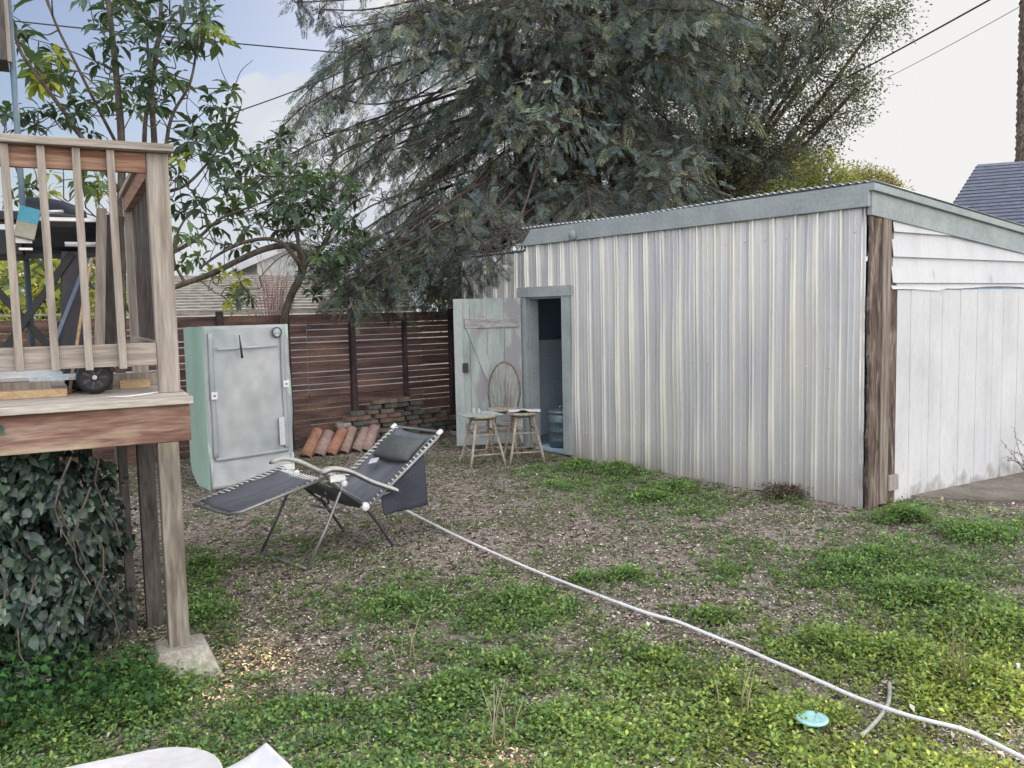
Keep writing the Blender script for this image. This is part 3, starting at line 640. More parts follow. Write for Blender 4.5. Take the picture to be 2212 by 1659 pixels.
t_ = MB(); t_.tube([dw(pa[0][0], .10, zdeck+.008), dw(pa[1][0], .04, zdeck+.008), dw(pa[2][0]-.02, .12, zdeck+.01), dw(pa[2][0]+.03, .18, zdeck+.01)], .0035, 6)
tag(t_.build('cord', M['white_plastic'], loc=dw(pa[1][0], .04, zdeck)), 'thin pale cord lying loose on the deck boards', 'cord')
# pole with wooden box above the deck
pb = dloc(34, 230, 1.3); pt = dloc(8, -60, 1.3)
T2 = dthing('pole_box', 'wooden box mounted on a blue grey pole above the deck', 'nest box', pb[0], 1.3)
bl = plain('blue_grey_pole', (.10, .15, .20), .5)
mb = MB(); mb.tube([dw(pb[0], 1.3, zdeck), dw(pb[0], 1.3, pb[2]+.8)], .017, 10); mb.build('pole', bl, T2, world=True)
bt = dloc(20, 138, 1.3)[2]; bt1 = dloc(10, -40, 1.3)[2]
mb = MB(); mb.hexa([dw(pb[0]-.42, 1.22, bt), dw(pb[0]-.025, 1.22, bt), dw(pb[0]-.025, 1.5, bt), dw(pb[0]-.42, 1.5, bt), dw(pb[0]-.42, 1.22, bt1), dw(pb[0]-.025, 1.22, bt1), dw(pb[0]-.025, 1.5, bt1), dw(pb[0]-.42, 1.5, bt1)])
mb.build('box', M['dark_wood'], T2, world=True, bevel=.004)
mb = MB(); mb.hexa([dw(pb[0]-.024, 1.24, bt), dw(pb[0]-.002, 1.24, bt), dw(pb[0]-.002, 1.28, bt), dw(pb[0]-.024, 1.28, bt), dw(pb[0]-.024, 1.24, bt1), dw(pb[0]-.002, 1.24, bt1), dw(pb[0]-.002, 1.28, bt1), dw(pb[0]-.024, 1.28, bt1)])
mb.build('edge_strip', M['weather_wood'], T2, world=True)

# ------------------------------------------------------------------ fabric cabinet by the fence
TA = math.radians(38); TO = np.array([-3.14, 8.83, 0]); TXv = np.array([math.cos(TA), math.sin(TA), 0]); TYv = np.array([-math.sin(TA), math.cos(TA), 0])
T = thing('fabric_wardrobe', 'upright mint green fabric cabinet with grey plastic front by the fence', 'wardrobe', TO, TA)
Wt, Dt, Ht = .92, .60, 1.70
mb = MB(); prof = [(0, .0), (Dt-.22, .0), (Dt-.04, .12), (Dt, .24), (Dt, Ht-.02), (0, Ht)]
vs = [(0, y, z) for y, z in prof]+[(.03, y, z) for y, z in prof]
mb.add(vs, [(0, 1, 2, 3, 4, 5), (11, 10, 9, 8, 7, 6)]+[(i, (i+6), (i+1) % 6+6, (i+1) % 6) for i in range(6)]); mb.build('side_panel', M['mint'], T)
mb = MB(); vs = [(Wt-.03, y, z) for y, z in prof]+[(Wt, y, z) for y, z in prof]
mb.add(vs, [(0, 1, 2, 3, 4, 5), (11, 10, 9, 8, 7, 6)]+[(i, (i+6), (i+1) % 6+6, (i+1) % 6) for i in range(6)]); mb.build('side_panel', M['mint'], T)
MB().box(.031, Wt-.031, .02, Dt-.01, Ht-.035, Ht-.012).build('top_panel', M['mint'], T)
MB().box(.031, Wt-.031, Dt-.03, Dt-.005, .26, Ht-.04).build('back_panel', M['mint'], T)
def ff(u, v):
    z = .02+v*(Ht-.02); x = .004+u*(Wt-.008)
    if .30 < v < .75: x += .02*(u > .9)*math.sin((v-.3)/.45*PI)
    d = -.004-.018*math.sin(PI*u)*math.sin(PI*min(1, v*1.2))*(.5+.5*math.sin(x*7+z*3))-.004*math.sin(x*23+z*9)
    if v < .2: d -= .05*(.2-v)/.2
    return (x, d-.003*math.sin(x*9-z*6)*math.sin(z*5), z)
mb = MB().sheet(ff, 30, 50); mb.build('front_cover', M['film'], T, solid=.004)
for xx in (.045, Wt-.10):
    mb = MB(); mb.sheet(lambda u, v: (xx+u*.05+.003*math.sin(v*7), -.024-.002*math.sin(v*9), .33+v*(Ht-.40)), 3, 20); mb.build('border_strip', M['film3'], T, solid=.002)
mb = MB(); mb.tube([(.13, -.045, 1.46), (Wt-.14, -.045, 1.475)], .012, 8); mb.build('cross_tube', M['film2'], T)
mb = MB(); mb.sheet(lambda u, v: (.06+u*(Wt-.12), -.034-.012*math.sin(u*PI)-.02*v*(1-v), .30+v*.04+.02*u), 14, 3); mb.build('lower_seam', M['film3'], T, solid=.002)
mb = MB(); mb.tube([(.355, -.068, 1.60), (.365, -.068, 1.50), (.375, -.07, 1.36)], [.006, .010, .013], 8); mb.build('zip_pull', M['darksteel'], T)
mb = MB(); mb.tube([(Wt-.14+.052*math.cos(a), -.036, 1.615+.052*math.sin(a)) for a in np.linspace(0, 2*PI, 25)], .006, 6); mb.build('round_port', M['darksteel'], T)
mb = MB(); mb.lathe((Wt-.14, -.034, 1.615), [(.046, 0), (.046, .004)], 24, 'y'); pr_ = mb.build('port_disc', M['film2'], T)
mb = MB(); mb.box(Wt-.16, Wt-.12, -.040, -.038, 1.575, 1.595); mb.build('port_mark', M['mint'], T)
for xx, z in ((.055, .95), (Wt-.085, 1.02)):
    mb = MB(); mb.box(xx-.01, xx+.052, -.048, -.042, z, z+.075); s_ = mb.build('label_patch', M['white_plastic'], T)
    mb = MB(); mb.box(xx+.010, xx+.032, -.052, -.049, z+.03, z+.043); mb.build('snap', M['black'], s_)
mb = MB(); mb.box(Wt-.165, Wt-.105, -.052, -.044, .40, .70); s_ = mb.build('instruction_label', M['paper'], T)
mb = MB()
for k in range(11): mb.box(Wt-.155, Wt-.118-.01*(k % 3), -.0535, -.0525, .43+k*.023, .434+k*.023)
mb.build('print_lines', plain('pale_print', (.45, .48, .60), .8), s_)
for xx in (.02, Wt-.02): MB().tube([(xx, -.03, .0), (xx, -.03, .30)], .014, 8).build('corner_tube', M['film2'], T)

# ------------------------------------------------------------------ reclining garden chair
CA = math.radians(45); CO = np.array([-1.479, 5.978, 0]); CO[2] = float(gh(CO[0], CO[1]))
T = thing('reclining_chair', 'folding reclining garden chair with charcoal mesh sling and pillow', 'chair', CO, CA)
Wc = .62
def rail(pts, r=.012, n=8): return MB().tube(pts, r, n)
def smoothpath(P, k=6):
    P = [np.array(p, float) for p in P]; P = [2*P[0]-P[1]]+P+[2*P[-1]-P[-2]]; o = []
    for i in range(1, len(P)-2):
        for j in range(k):
            t = j/k; a, b, c, d = P[i-1:i+3]
            o.append(.5*(2*b+(c-a)*t+(2*a-5*b+4*c-d)*t*t+(3*b-3*c+d-a)*t**3))
    o.append(P[-2]); return o
fe = (-.53, .495); kn = (.20, .64); hb = (.57, .365); tp = (1.29, .835)
# footrest loop
P = [(kn[0], 0, kn[1]), (fe[0]+.06, 0, fe[1]+.012), (fe[0], .05, fe[1]), (fe[0], Wc-.05, fe[1]-.01), (fe[0]+.06, Wc, fe[1]), (kn[0], Wc, kn[1])]
rail(P, .012).build('footrest_frame', M['greysteel'], T)
for y, nm in ((0, 'near'), (Wc, 'far')):
    rail([(kn[0], y, kn[1]), (.33, y, .52), (hb[0], y, hb[1])], .012).build('seat_rail', M['greysteel'], T)
rail([(hb[0]-.06, 0, hb[1]-.04), (tp[0]-.04, 0, tp[1]-.03), (tp[0], .04, tp[1]), (tp[0], Wc-.04, tp[1]), (tp[0]-.04, Wc, tp[1]-.03), (hb[0]-.06, Wc, hb[1]-.04)], .012).build('backrest_frame', M['greysteel'], T)
def sl(a, b, sag, y0=.05, y1=Wc-.05):
    def f_(u, v):
        x = a[0]+(b[0]-a[0])*u; z = a[1]+(b[1]-a[1])*u; y = y0+(y1-y0)*v
        return (x+.2*sag*math.sin(PI*v)*math.sin(PI*u), y, z-sag*(math.sin(PI*v)**.7)*(.4+.6*math.sin(PI*u))-.006*math.sin(u*14+v*3))
    return f_
MB().sheet(sl((fe[0]+.05, fe[1]+.005), (kn[0]-.06, kn[1]-.012), .03), 14, 10).build('footrest_sling', M['sling'], T, solid=.004)
MB().sheet(sl((kn[0]-.04, kn[1]-.03), (hb[0]+.02, hb[1]-.02), .06), 12, 10).build('seat_sling', M['sling'], T, solid=.004)
MB().sheet(sl((hb[0]+.02, hb[1]-.01), (tp[0]-.03, tp[1]-.01), .05), 16, 10).build('back_sling', M['sling'], T, solid=.004)
def lacing(a, b, n, y, s):
    mb = MB()
    for k in range(n):
        u0 = (k+.1)/n; u1 = (k+.75)/n
        p = lambda u: (a[0]+(b[0]-a[0])*u, a[1]+(b[1]-a[1])*u)
        p0, p1 = p(u0), p(u1)
        mb.tube([(p0[0], y, p0[1]+.012), (p1[0], y+s*.055, p1[1]+.0)], .0055, 5)
    return mb
for y, s in ((0, 1), (Wc, -1)):
    lacing((fe[0]+.08, fe[1]), (kn[0], kn[1]), 16, y, s).build('lacing', M['cord'], T); lacing(hb, tp, 20, y, s).build('lacing', M['cord'], T)
mb = MB()
for k in range(15): mb.tube([(kn[0]-.02, .05+k*.037, kn[1]-.01), (kn[0]-.075, .065+k*.037, kn[1]-.03)], .005, 5)
mb.build('cross_lacing', M['cord'], T)
# pillow strapped to the backrest
def pil(u, v):
    s = .56+.32*u; x = hb[0]+(tp[0]-hb[0])*s; z = hb[1]+(tp[1]-hb[1])*s; th = .075*(math.sin(PI*min(1, max(0, u)))**.5)*(max(0, math.sin(PI*v))**.4)
    y = .08+(Wc-.16)*v; ed = .03*(1-math.sin(PI*v))
    return (x-th*.55+ed*(.5-u), y, z+th*.83+.01-.02*math.sin(PI*v))
MB().sheet(pil, 14, 16).build('pillow', M['cushion'], T, solid=.006)
mb = MB(); mb.box(.0, .06, -.01, .07, 0, .006); mb.xf(Matrix.Translation((.90, .38, .60)) @ Matrix.Rotation(-.58, 4, 'Y') @ Matrix.Rotation(.4, 4, 'Z')); mb.build('care_tag', M['paper'], T)
# cloth hanging behind the backrest
def cl(u, v):
    s = .12+.60*u; x = hb[0]+(tp[0]-hb[0])*s+.02; z = hb[1]+(tp[1]-hb[1])*s; bot = .29+.0*u
    return (x+.015*math.sin(u*9)*v, .02+.012*math.sin(u*7)*v-.03*v, z-.02+(bot-z)*v*(.98))
MB().sheet(cl, 14, 8).build('hanging_cloth', surf('dark_cloth', [(.03, .035, .05), (.055, .06, .08)], 3, rough=.9, fine=90), T, solid=.003)
# arms
for y in (-.035, Wc+.035):
    ap = smoothpath([(.13, y, .685), (.22, y, .70), (.36, y, .66), (.55, y, .555), (.74, y, .470), (.79, y, .445)], 5)
    mb = MB()
    for (dy, dz, r) in ((0, .0, .024),): mb.tube(ap, [.024]+[.032]*(len(ap)-2)+[.020], 10, flat=.6)
    a_ = mb.build('armrest', M['white_plastic'] if False else plain('pale_grey_arm', (.42, .43, .42), .4), T)
    mb = MB(); mb.tube([(p[0], p[1]-.026 if y < .3 else p[1]+.026, p[2]-.012) for p in ap], .009, 6); mb.build('arm_trim', M['darksteel'], a_)
    mb = MB(); mb.box(.20, .33, y-.006, y+.006, .60, .65); mb.build('lock_plate', M['white_plastic'], a_, bevel=.006)
    mb = MB(); mb.tube([(.76, y, .455), (.67, y*.8+.02, .43)], .009, 6); mb.build('arm_link', M['greysteel'], a_)
# legs: crossed pairs and ground bars
for y in (-.015, Wc+.015):
    rail([(0, y, .012), (.16, y, .27), (.31, y, .545), (.33, y, .60)], .011).build('leg', M['greysteel'] if y < .3 else M['darksteel'], T)
    rail(smoothpath([(.755, y, .012), (.66, y, .16), (.51, y, .36), (.33, y, .50), (.20, y, .60)], 4), .012).build('leg', M['darksteel'], T)
    mb = MB(); mb.lathe((.505, y-.02, .372), [(.03, 0), (.034, .01), (.034, .03), (.03, .04)], 12, 'y'); mb.build('joint_cover', M['white_plastic'], T)
    mb = MB(); mb.lathe((.33, y-.015, .575), [(.022, 0), (.026, .01), (.022, .03)], 12, 'y'); mb.build('joint_cover', M['white_plastic'], T)
for x in (0, .755):
    rail([(x, -.015, .012), (x, Wc+.015, .012)], .011).build('ground_bar', M['greysteel'], T)
rail(smoothpath([(.20, .04, .52), (.30, .15, .42), (.36, .3, .38), (.36, .45, .42), (.30, Wc-.04, .52)], 4), .010).build('under_bar', M['darksteel'], T)
rail([(.46, -.01, .30), (.46, Wc+.01, .30)], .010).build('cross_bar', M['greysteel'], T)
for yy in (.01, Wc-.01):
    mb = MB(); mb.box(-.028, .028, -.018, .018, -.014, .018); mb.xf(Matrix.Translation((tp[0]-.02, yy, tp[1])) @ Matrix.Rotation(-.58, 4, 'Y')); mb.build('corner_cap', M['white_plastic'], T, bevel=.01)

# ------------------------------------------------------------------ stools
def stool(loc, rz, label, zs=.60, back=False, sw=.19, seatmat='stool'):
    loc = np.array(loc, float); loc[2] = float(gh(loc[0], loc[1]))
    T = thing('wooden_stool', label, 'stool', loc, rz, 'weathered bar stools by the shed door')
    feet = [(-.21, -.21), (.21, -.21), (.21, .21), (-.21, .21)]
    tops = [(-.10, -.10), (.10, -.10), (.10, .10), (-.10, .10)]
    def lg(k, z): 
        t = z/(zs-.05); return (feet[k][0]+(tops[k][0]-feet[k][0])*t, feet[k][1]+(tops[k][1]-feet[k][1])*t, z)
    for k in range(4):
        MB().tube([lg(k, 0), lg(k, .1), lg(k, zs*.5), lg(k, zs-.05)], [.013, .016, .018, .015], 8).build('leg', M['stool'], T)
    for k in range(4):
        for z in ((.14, .36) if k % 2 == 0 else (.19, .40)):
            a, b = lg(k, z), lg((k+1) % 4, z); MB().tube([a, [(a[i]+b[i])/2 for i in range(3)], b], [.009, .012, .009], 7).build('rung', M['stool'], T)
    MB().lathe((0, 0, zs-.055), [(.13, 0), (.15, .01), (.15, .02)], 20).build('swivel_plate', M['stooldark'], T)
    MB().lathe((0, 0, zs-.033), [(sw-.02, 0), (sw, .008), (sw, .026), (sw-.015, .035), (sw-.08, .030), (.02, .026)], 28).build('seat', M[seatmat], T)
    if back:
        hb_ = []
        for a in np.linspace(-.12, PI+.12, 22):
            hb_.append((.19*math.cos(a)*(1.02), .14+.05*math.sin(a), zs+.20+.36*math.sin(a) if 0 <= a <= PI else zs+.02))
        hb_ = [(.17, .10, zs)] + [(.20*math.cos(a), .14+.07*math.sin(a), zs+.17+.385*math.sin(a)) for a in np.linspace(0, PI, 20)] + [(-.17, .10, zs)]
        MB().tube(hb_, .0125, 8).build('hoop_back', M['stooldark'], T)
        for k in range(7):
            a = -.12+.04*k; xx = a*1.25; hh = .17+.385*math.sqrt(max(0, 1-(xx/.2)**2))
            MB().tube([(a, .11, zs), (xx, .14+.07*(hh-.17)/.385, zs+hh)], .007, 6).build('spindle', M['stool'], T)
    return T
r1 = math.radians(20)
s1 = np.array([-.36, 9.98, 0]); s2 = np.array([.12, 10.22, 0]); s3 = np.array([-.12, 10.62, 0])
T1 = stool(s1, r1, 'weathered backless stool on the left with pots on its seat', .585)
T2_ = stool(s2, math.radians(12), 'weathered backless stool on the right holding a sheet of paper', .60)
T3 = stool(s3, math.radians(-8), 'hoop back spindle stool standing behind the two backless stools', .60, True)
mb = MB(); mb.sheet(lambda u, v: (s2[0]-.17+u*.38, s2[1]-.13+v*.26, .605+.03*math.exp(-((u-.45)/.12)**2)*(1-v)+.008*math.sin(v*3)), 16, 8)
tag(mb.build('paper_sheet', M['paper'], loc=(s2[0], s2[1], .605), solid=.001), 'creased white sheet of paper on the right stool', 'paper')
T = thing('tray', 'flat grey green tray lying on the left stool', 'tray', (s1[0]-.01, s1[1], .592), r1)
MB().box(-.24, .22, -.16, .16, 0, .012).build('tray_base', M['greydoor'], T, bevel=.004)
mb = MB(); mb.box(-.24, .22, -.16, -.15, .0125, .022); mb.box(-.24, .22, .15, .16, .0125, .022); mb.build('tray_rim', M['greydoor'], T)
for k, (dx, lab) in enumerate(((-.06, 'small clear jar on the tray, left of two'), (.0, 'small clear jar on the tray, right of two'))):
    c = np.array([s1[0]+dx-.03, s1[1]+.02*k, .606]); mb = MB(); mb.lathe(c, [(.018, 0), (.02, .01), (.02, .05-.01*k), (.012, .06-.01*k), (.012, .07-.01*k)], 14)
    tag(mb.build('jar', plain('dull_glass', (.40, .42, .44), .2), loc=c), lab, 'jar', 'jars on the stool tray')
c = np.array([.02, 10.0, 0]); mb = MB(); mb.add([(c[0]+.0, c[1]+.13, .44), (c[0]+.09, c[1]+.13, .43), (c[0]+.10, c[1]+.13, .585), (c[0]-.02, c[1]+.13, .585)], [(0, 1, 2, 3)])
tag(mb.build('care_card', plain('aged_card', (.42, .38, .33), .8), loc=(c[0], c[1]+.13, .44), solid=.002), 'beige card hanging under the right stool seat', 'card')

# ------------------------------------------------------------------ terracotta roof tiles
base = [(661, 987, .42), (690, 985, .36), (714, 984, .40), (741, 980, .38), (769, 977, .36), (789, 976, .38), (642+5, 962, .34)]
labs = ['orange half round roof tile, leftmost in front of the leaning row', 'pinkish roof tile next to the orange tile in the leaning row', 'third roof tile of the leaning row, mauve and broken at its foot',
        'dusty mauve roof tile in the middle of the leaning row', 'beige roof tile, second from the right of the leaning row', 'rightmost dull terracotta tile of the leaning row', 'greyish roof tile half hidden behind the orange tile']
for k, (u, v, L) in enumerate(base):
    p = G(u, v); p[2] = float(gh(p[0], p[1])); 
    if k == 6: p = p+np.array([.06, -.25, 0])
    mb = MB(); n = 10; R0_, R1_ = .075, .062
    def tl(uu, vv, L=L):
        a = PI*uu; r = R0_+(R1_-R0_)*vv; return (r*math.cos(a), vv*L, r*math.sin(a))
    mb.sheet(tl, n, 4)
    Mx = Matrix.Translation((p[0], p[1], p[2])) @ Matrix.Rotation(math.radians(-22-3*(k % 3)), 4, 'Z') @ Matrix.Rotation(math.radians(46+4*(k % 2)), 4, 'X')
    mb.xf(Mx)
    tag(mb.build('roof_tile', M['terra'] if k in (0, 2) else M['terra_grey'], loc=p, solid=.014), labs[k], 'roof tile', 'terracotta roof tiles leaning in a row')

# ------------------------------------------------------------------ brick pile
bo = FO-FX*2.12-np.array([-FX[1], FX[0], 0])*.22; bdir = FX; bn = np.array([-FX[1], FX[0], 0])
cnt = 0
BW, BH, BD = .20, .065, .10
R_ = random.Random(5)
proto = {}
rowsN = {0: 9, 1: 9, 2: 9, 3: 9, 4: 8, 5: 7, 6: 5, 7: 4, 8: 3}
def brick(pos, rz, mk, tilt=0):
    global cnt
    if mk not in proto:
        me_o = MB().box(-BW/2, BW/2, -BD/2, BD/2, 0, BH-.006).build('brick', M['brick%d' % mk], bevel=.006)
        proto[mk] = me_o; o = me_o
    else:
        o = proto[mk].copy(); COL.objects.link(o)
    o.location = Vector([float(c) for c in pos]); o.rotation_euler = (0, tilt, rz)
    names = ['brownish old brick in the heap against the slat fence', 'reddish old brick in the heap against the slat fence', 'pale cream old brick in the heap against the slat fence', 'dark mossy old brick in the heap against the slat fence']
    tag(o, names[mk], 'brick', 'old bricks piled against the fence %s' % ['brown', 'red', 'pale', 'mossy'][mk]); cnt += 1
for row in range(9):
    nn = rowsN[row]; off = (0, .1, .05, .14, .1, .22, .35, .62, .66)[row]
    for k in range(nn):
        if row >= 6 and k == 3 and row != 7: continue
        s = off+k*.232+R_.uniform(-.03, .03)+(0.04 if k > 5 else 0)
        p = bo+bdir*s*.92+bn*(R_.uniform(-.02, .02)); p[2] = .002+row*BH
        mk = R_.choice([0, 0, 1, 3, 3, 2 if R_.random() < .5 else 0])
        p[2] += row*.002+R_.uniform(0, .004); brick(p, FA+R_.uniform(-.22, .22), mk, R_.uniform(-.03, .03))
for k in range(9):
    p = bo+bdir*(.1+k*.24)-bn*(.18+R_.uniform(0, .1)); p[2] = .0; brick(p, FA+R_.uniform(-.8, .8), R_.choice([2, 0, 1, 3]))

# ------------------------------------------------------------------ hose, lid, stake on the lawn
hp = [G(u, v) for u, v in ((872, 1109), (940, 1146), (1010, 1180), (1120, 1228), (1190, 1258), (1260, 1287), (1330, 1316), (1400, 1341), (1460, 1358), (1530, 1386), (1600, 1413), (1660, 1441), (1720, 1466), (1785, 1492), (1850, 1520), (1960, 1565), (2080, 1600), (2160, 1635), (2260, 1690), (2330, 1760))]
hp = [np.array([p[0], p[1], float(gh(p[0], p[1]))+.040+.003*math.sin(i*1.7)]) for i, p in enumerate(hp)]; HOSE = smoothpath(hp, 8)
tag(MB().tube(smoothpath(hp, 5), .0095, 8).build('garden_hose', M['hose'], loc=hp[9]), 'long white hose running diagonally across the weedy lawn', 'hose')
hp = [G(u, v) for u, v in ((1921, 1484), (1922, 1505), (1918, 1530), (1905, 1553), (1888, 1575), (1866, 1598), (1858, 1600))]
hp = [np.array([p[0], p[1], float(gh(p[0], p[1]))+.025]) for p in hp]
tag(MB().tube(smoothpath(hp, 4), .009, 8).build('pipe_offcut', M['greyhose'], loc=hp[3]), 'short curved grey pipe offcut crossing under the white hose', 'pipe')
HOSE = HOSE+smoothpath(hp, 6)
p = G(1754, 1560, .03); DISC = [(p[0], p[1]-.03, .10)]; mb = MB(); mb.lathe((p[0], p[1], .035), [(.055, 0), (.066, .006), (.068, .014), (.060, .018), (.045, .012), (.01, .011)], 26)
tag(mb.build('plastic_disc', M['cyan'], loc=(p[0], p[1], .02)), 'pale cyan plastic disc lying in the grass near the hose', 'disc')
p = G(2198, 1472); z0 = float(gh(p[0], p[1])); tag(MB().box(p[0]-.008, p[0]+.008, p[1]-.004, p[1]+.004, z0, z0+.09).build('plant_marker', M['white_plastic'], loc=(p[0], p[1], z0)), 'small white plant marker stuck in the weeds at right', 'marker')

# ------------------------------------------------------------------ white table and paper in the foreground
p = G(478, 1618, .95); tx, ty = p[0], p[1]
ga, gb = G(160, 1654, .95), G(380, 1608, .95); TAo = math.atan2(gb[1]-ga[1], gb[0]-ga[0]); gc = G(318, 1618, .95)
T = thing('garden_table', 'white table with a rounded corner in the near left foreground', 'table', (gc[0]-.34*math.cos(TAo)+.37*math.sin(TAo), gc[1]-.34*math.sin(TAo)-.37*math.cos(TAo), 0), TAo)
def rr(x0, x1, y0, y1, r, n=8):
    o = []
    for cx_, cy_, a0 in ((x1-r, y1-r, 0), (x0+r, y1-r, 90), (x0+r, y0+r, 180), (x1-r, y0+r, 270)):
        for k in range(n+1):
            a = math.radians(a0+90*k/n); o.append((cx_+r*math.cos(a), cy_+r*math.sin(a)))
    return o
ol = rr(-.55, .47, -.40, .37, .13); n = len(ol)
mb = MB(); mb.add([(x, y, .925) for x, y in ol]+[(x, y, .95) for x, y in ol], [tuple(reversed(range(n))), tuple(range(n, 2*n))]+[(i, (i+1) % n, (i+1) % n+n, i+n) for i in range(n)]); mb.build('tabletop', M['tabletop'], T, bevel=.006)
for x in (-.42, .33):
    for y in (-.30, .24): MB().tube([(x, y, 0), (x*.95, y*.95, .924)], .018, 8).build('leg', M['white_plastic'], T)
c = G(560, 1640, .97)
def pp(u, v):
    a = G(455, 1668, .965)+(G(576, 1612, .985)-G(455, 1668, .965))*u; q = a+(G(618, 1665, .965)-G(576, 1612, .985))*v*1.4
    return (q[0], q[1], .962+.030*u*u*(1-v*.4))
tag(MB().sheet(pp, 14, 8).build('loose_page', M['paper'], loc=pp(.2, .5), solid=.001), 'white sheet of paper curling past the corner of the white table', 'paper')
# ------------------------------------------------------------------ houses beyond
def rooftile(name, c0, c1, rows, axis='z'):
    m, nt, nd, lk = newmat(name)
    out = N(nd, 'ShaderNodeOutputMaterial'); b = N(nd, 'ShaderNodeBsdfPrincipled'); b.inputs['Roughness'].default_value = .85
    tc = N(nd, 'ShaderNodeTexCoord'); br = N(nd, 'ShaderNodeTexNoise'); br.inputs['Scale'].default_value = 5; br.inputs['Detail'].default_value = 8
    mp = N(nd, 'ShaderNodeMapping'); mp.inputs['Scale'].default_value = (1, 1, 6); lk.new(tc.outputs['Object'], mp.inputs[0]); lk.new(mp.outputs[0], br.inputs['Vector'])
    r = N(nd, 'ShaderNodeValToRGB'); r.color_ramp.elements[0].position = .35; r.color_ramp.elements[1].position = .65
    r.color_ramp.elements[0].color = (*c0, 1); r.color_ramp.elements[1].color = (*c1, 1)
    lk.new(br.outputs[0], r.inputs[0]); lk.new(r.outputs[0], b.inputs['Base Color']); lk.new(b.outputs[0], out.inputs[0]); return m
def shingle(mb, A, B, Cc, Dd, rows, th=.03, wob=0.):  # courses from eave edge A-B up to ridge D-C, each a raised step
    A, B, Cc, Dd = [Vector([float(c) for c in p]) for p in (A, B, Cc, Dd)]
    nrm_ = (B-A).cross(Dd-A).normalized()
    if nrm_.z < 0: nrm_ = -nrm_
    for k in range(rows):
        a = A+(Dd-A)*(k/rows); b = B+(Cc-B)*(k/rows); c = B+(Cc-B)*((k+1)/rows); d = A+(Dd-A)*((k+1)/rows)
        mb.add([a, b, b+nrm_*th, a+nrm_*th, c, d], [(0, 1, 2, 3), (3, 2, 4, 5)])
def hx(u, v, y): return at(u, v, y)
T = thing('neighbour_garage', 'low neighbouring building with weathered pale shingle roof beyond the fence', 'building', (-7, 19, 0))
rt = rooftile('pale_shingle', (.20, .185, .165), (.42, .40, .37), 1)
e0 = hx(200, 690, 17.5); e1 = hx(900, 672, 20.5); e0[2] = e1[2] = 1.75; r0 = hx(200, 600, 23.5); r1 = hx(860, 600, 26.5); r0[2] = r1[2] = 2.95
mb = MB(); shingle(mb, e0, e1, r1, r0, 16, .05); mb.build('roof', rt, T, world=True)
mb = MB(); mb.add([e0*[1, 1, 0], e1*[1, 1, 0], e1-[0, -.05, .02], e0-[0, -.05, .02]], [(0, 1, 2, 3)]); mb.add([r0*[1, 1, 0], r1*[1, 1, 0], r1, r0], [(0, 1, 2, 3)]); mb.add([e1*[1, 1, 0], r1*[1, 1, 0], r1, e1], [(0, 1, 2, 3)]); mb.add([e0*[1, 1, 0], r0*[1, 1, 0], r0, e0], [(0, 1, 2, 3)])
mb.build('wall', M['white_paint'], T, world=True)
mb = MB(); mb.beam(e0+[0, -.03, -.06], e1+[0, -.03, -.06], .04, .14); mb.build('gutter', M['weather_wood'], T, world=True)
T = thing('neighbour_house', 'pale gabled house seen between branches beyond the fence', 'house', (-7, 27, 0))
a0 = hx(560, 605, 27); a1 = hx(715, 605, 29); pk = hx(650, 528, 28); al = hx(555, 566, 27); ar = hx(725, 566, 29); pk[1] = 28
bk = np.array([-3., 7, 0])
mb = MB(); mb.add([a0*[1, 1, 0], a1*[1, 1, 0], ar*[1, 1, 1], pk, al], [(0, 1, 2, 3, 4)]); mb.add([a0*[1, 1, 0], al, al+bk, (a0+bk)*[1, 1, 0]], [(0, 1, 2, 3)]); mb.add([a1*[1, 1, 0], ar, ar+bk, (a1+bk)*[1, 1, 0]], [(0, 1, 2, 3)])
mb.build('wall', plain('pale_grey_siding', (.46, .48, .48), .8), T, world=True)
mb = MB(); shingle(mb, al+[-.5, -.4, -.2], al+bk+[-.5, 0, -.2], pk+bk+[0, 0, .05], pk+[0, -.4, .05], 10, .04); shingle(mb, ar+[.5, -.4, -.2], ar+bk+[.5, 0, -.2], pk+bk+[0, 0, .05], pk+[0, -.4, .05], 10, .04); mb.build('roof', rt, T, world=True)
mb = MB(); mb.beam(al+[-.5, -.42, -.2], pk+[0, -.42, .05], .05, .18); mb.beam(ar+[.5, -.42, -.2], pk+[0, -.42, .05], .05, .18); mb.build('bargeboard', M['white_paint'], T, world=True)
wn = (a0+a1)/2
mb = MB(); cW = (al*.45+ar*.55)+np.array([0, -.05, -.9]); dW = nrm((a1-a0)*np.array([1, 1, 0])); mb.beam(cW-dW*.5, cW+dW*.5, .06, 1.0); mb.build('window', M['inside'], T, world=True)
# right-hand house with blue grey hip roof
T = thing('hip_roof_house', 'house with blue grey hipped shingle roof rising beyond the shed', 'house', (12, 25, 0))
rt2 = rooftile('blue_grey_shingle', (.10, .115, .16), (.17, .19, .25), 1)
rl = hx(2113, 355, 25); rr_ = hx(2350, 335, 24); rr_[2] = rl[2]; el_ = hx(2005, 525, 23); er_ = hx(2600, 525, 20); zE = el_[2]; er_[2] = zE
mb = MB(); shingle(mb, el_, er_, rr_, rl, 22, .03)
eb = at(2040, 525, 33); eb[2] = zE
shingle(mb, el_, eb, rl, rl, 22, .03); eb2 = er_+np.array([1, 7, 0]); shingle(mb, eb, eb2, rr_, rl, 14, .03); shingle(mb, er_, eb2, rr_, rr_, 14, .03)
mb.build('roof', rt2, T, world=True)
mb = MB(); 
for a_, b_ in ((el_, er_), (el_, eb), (eb, eb2), (er_, eb2)): mb.add([a_*[1, 1, 0], b_*[1, 1, 0], b_, a_], [(0, 1, 2, 3)])
mb.build('wall', M['white_paint'], T, world=True)
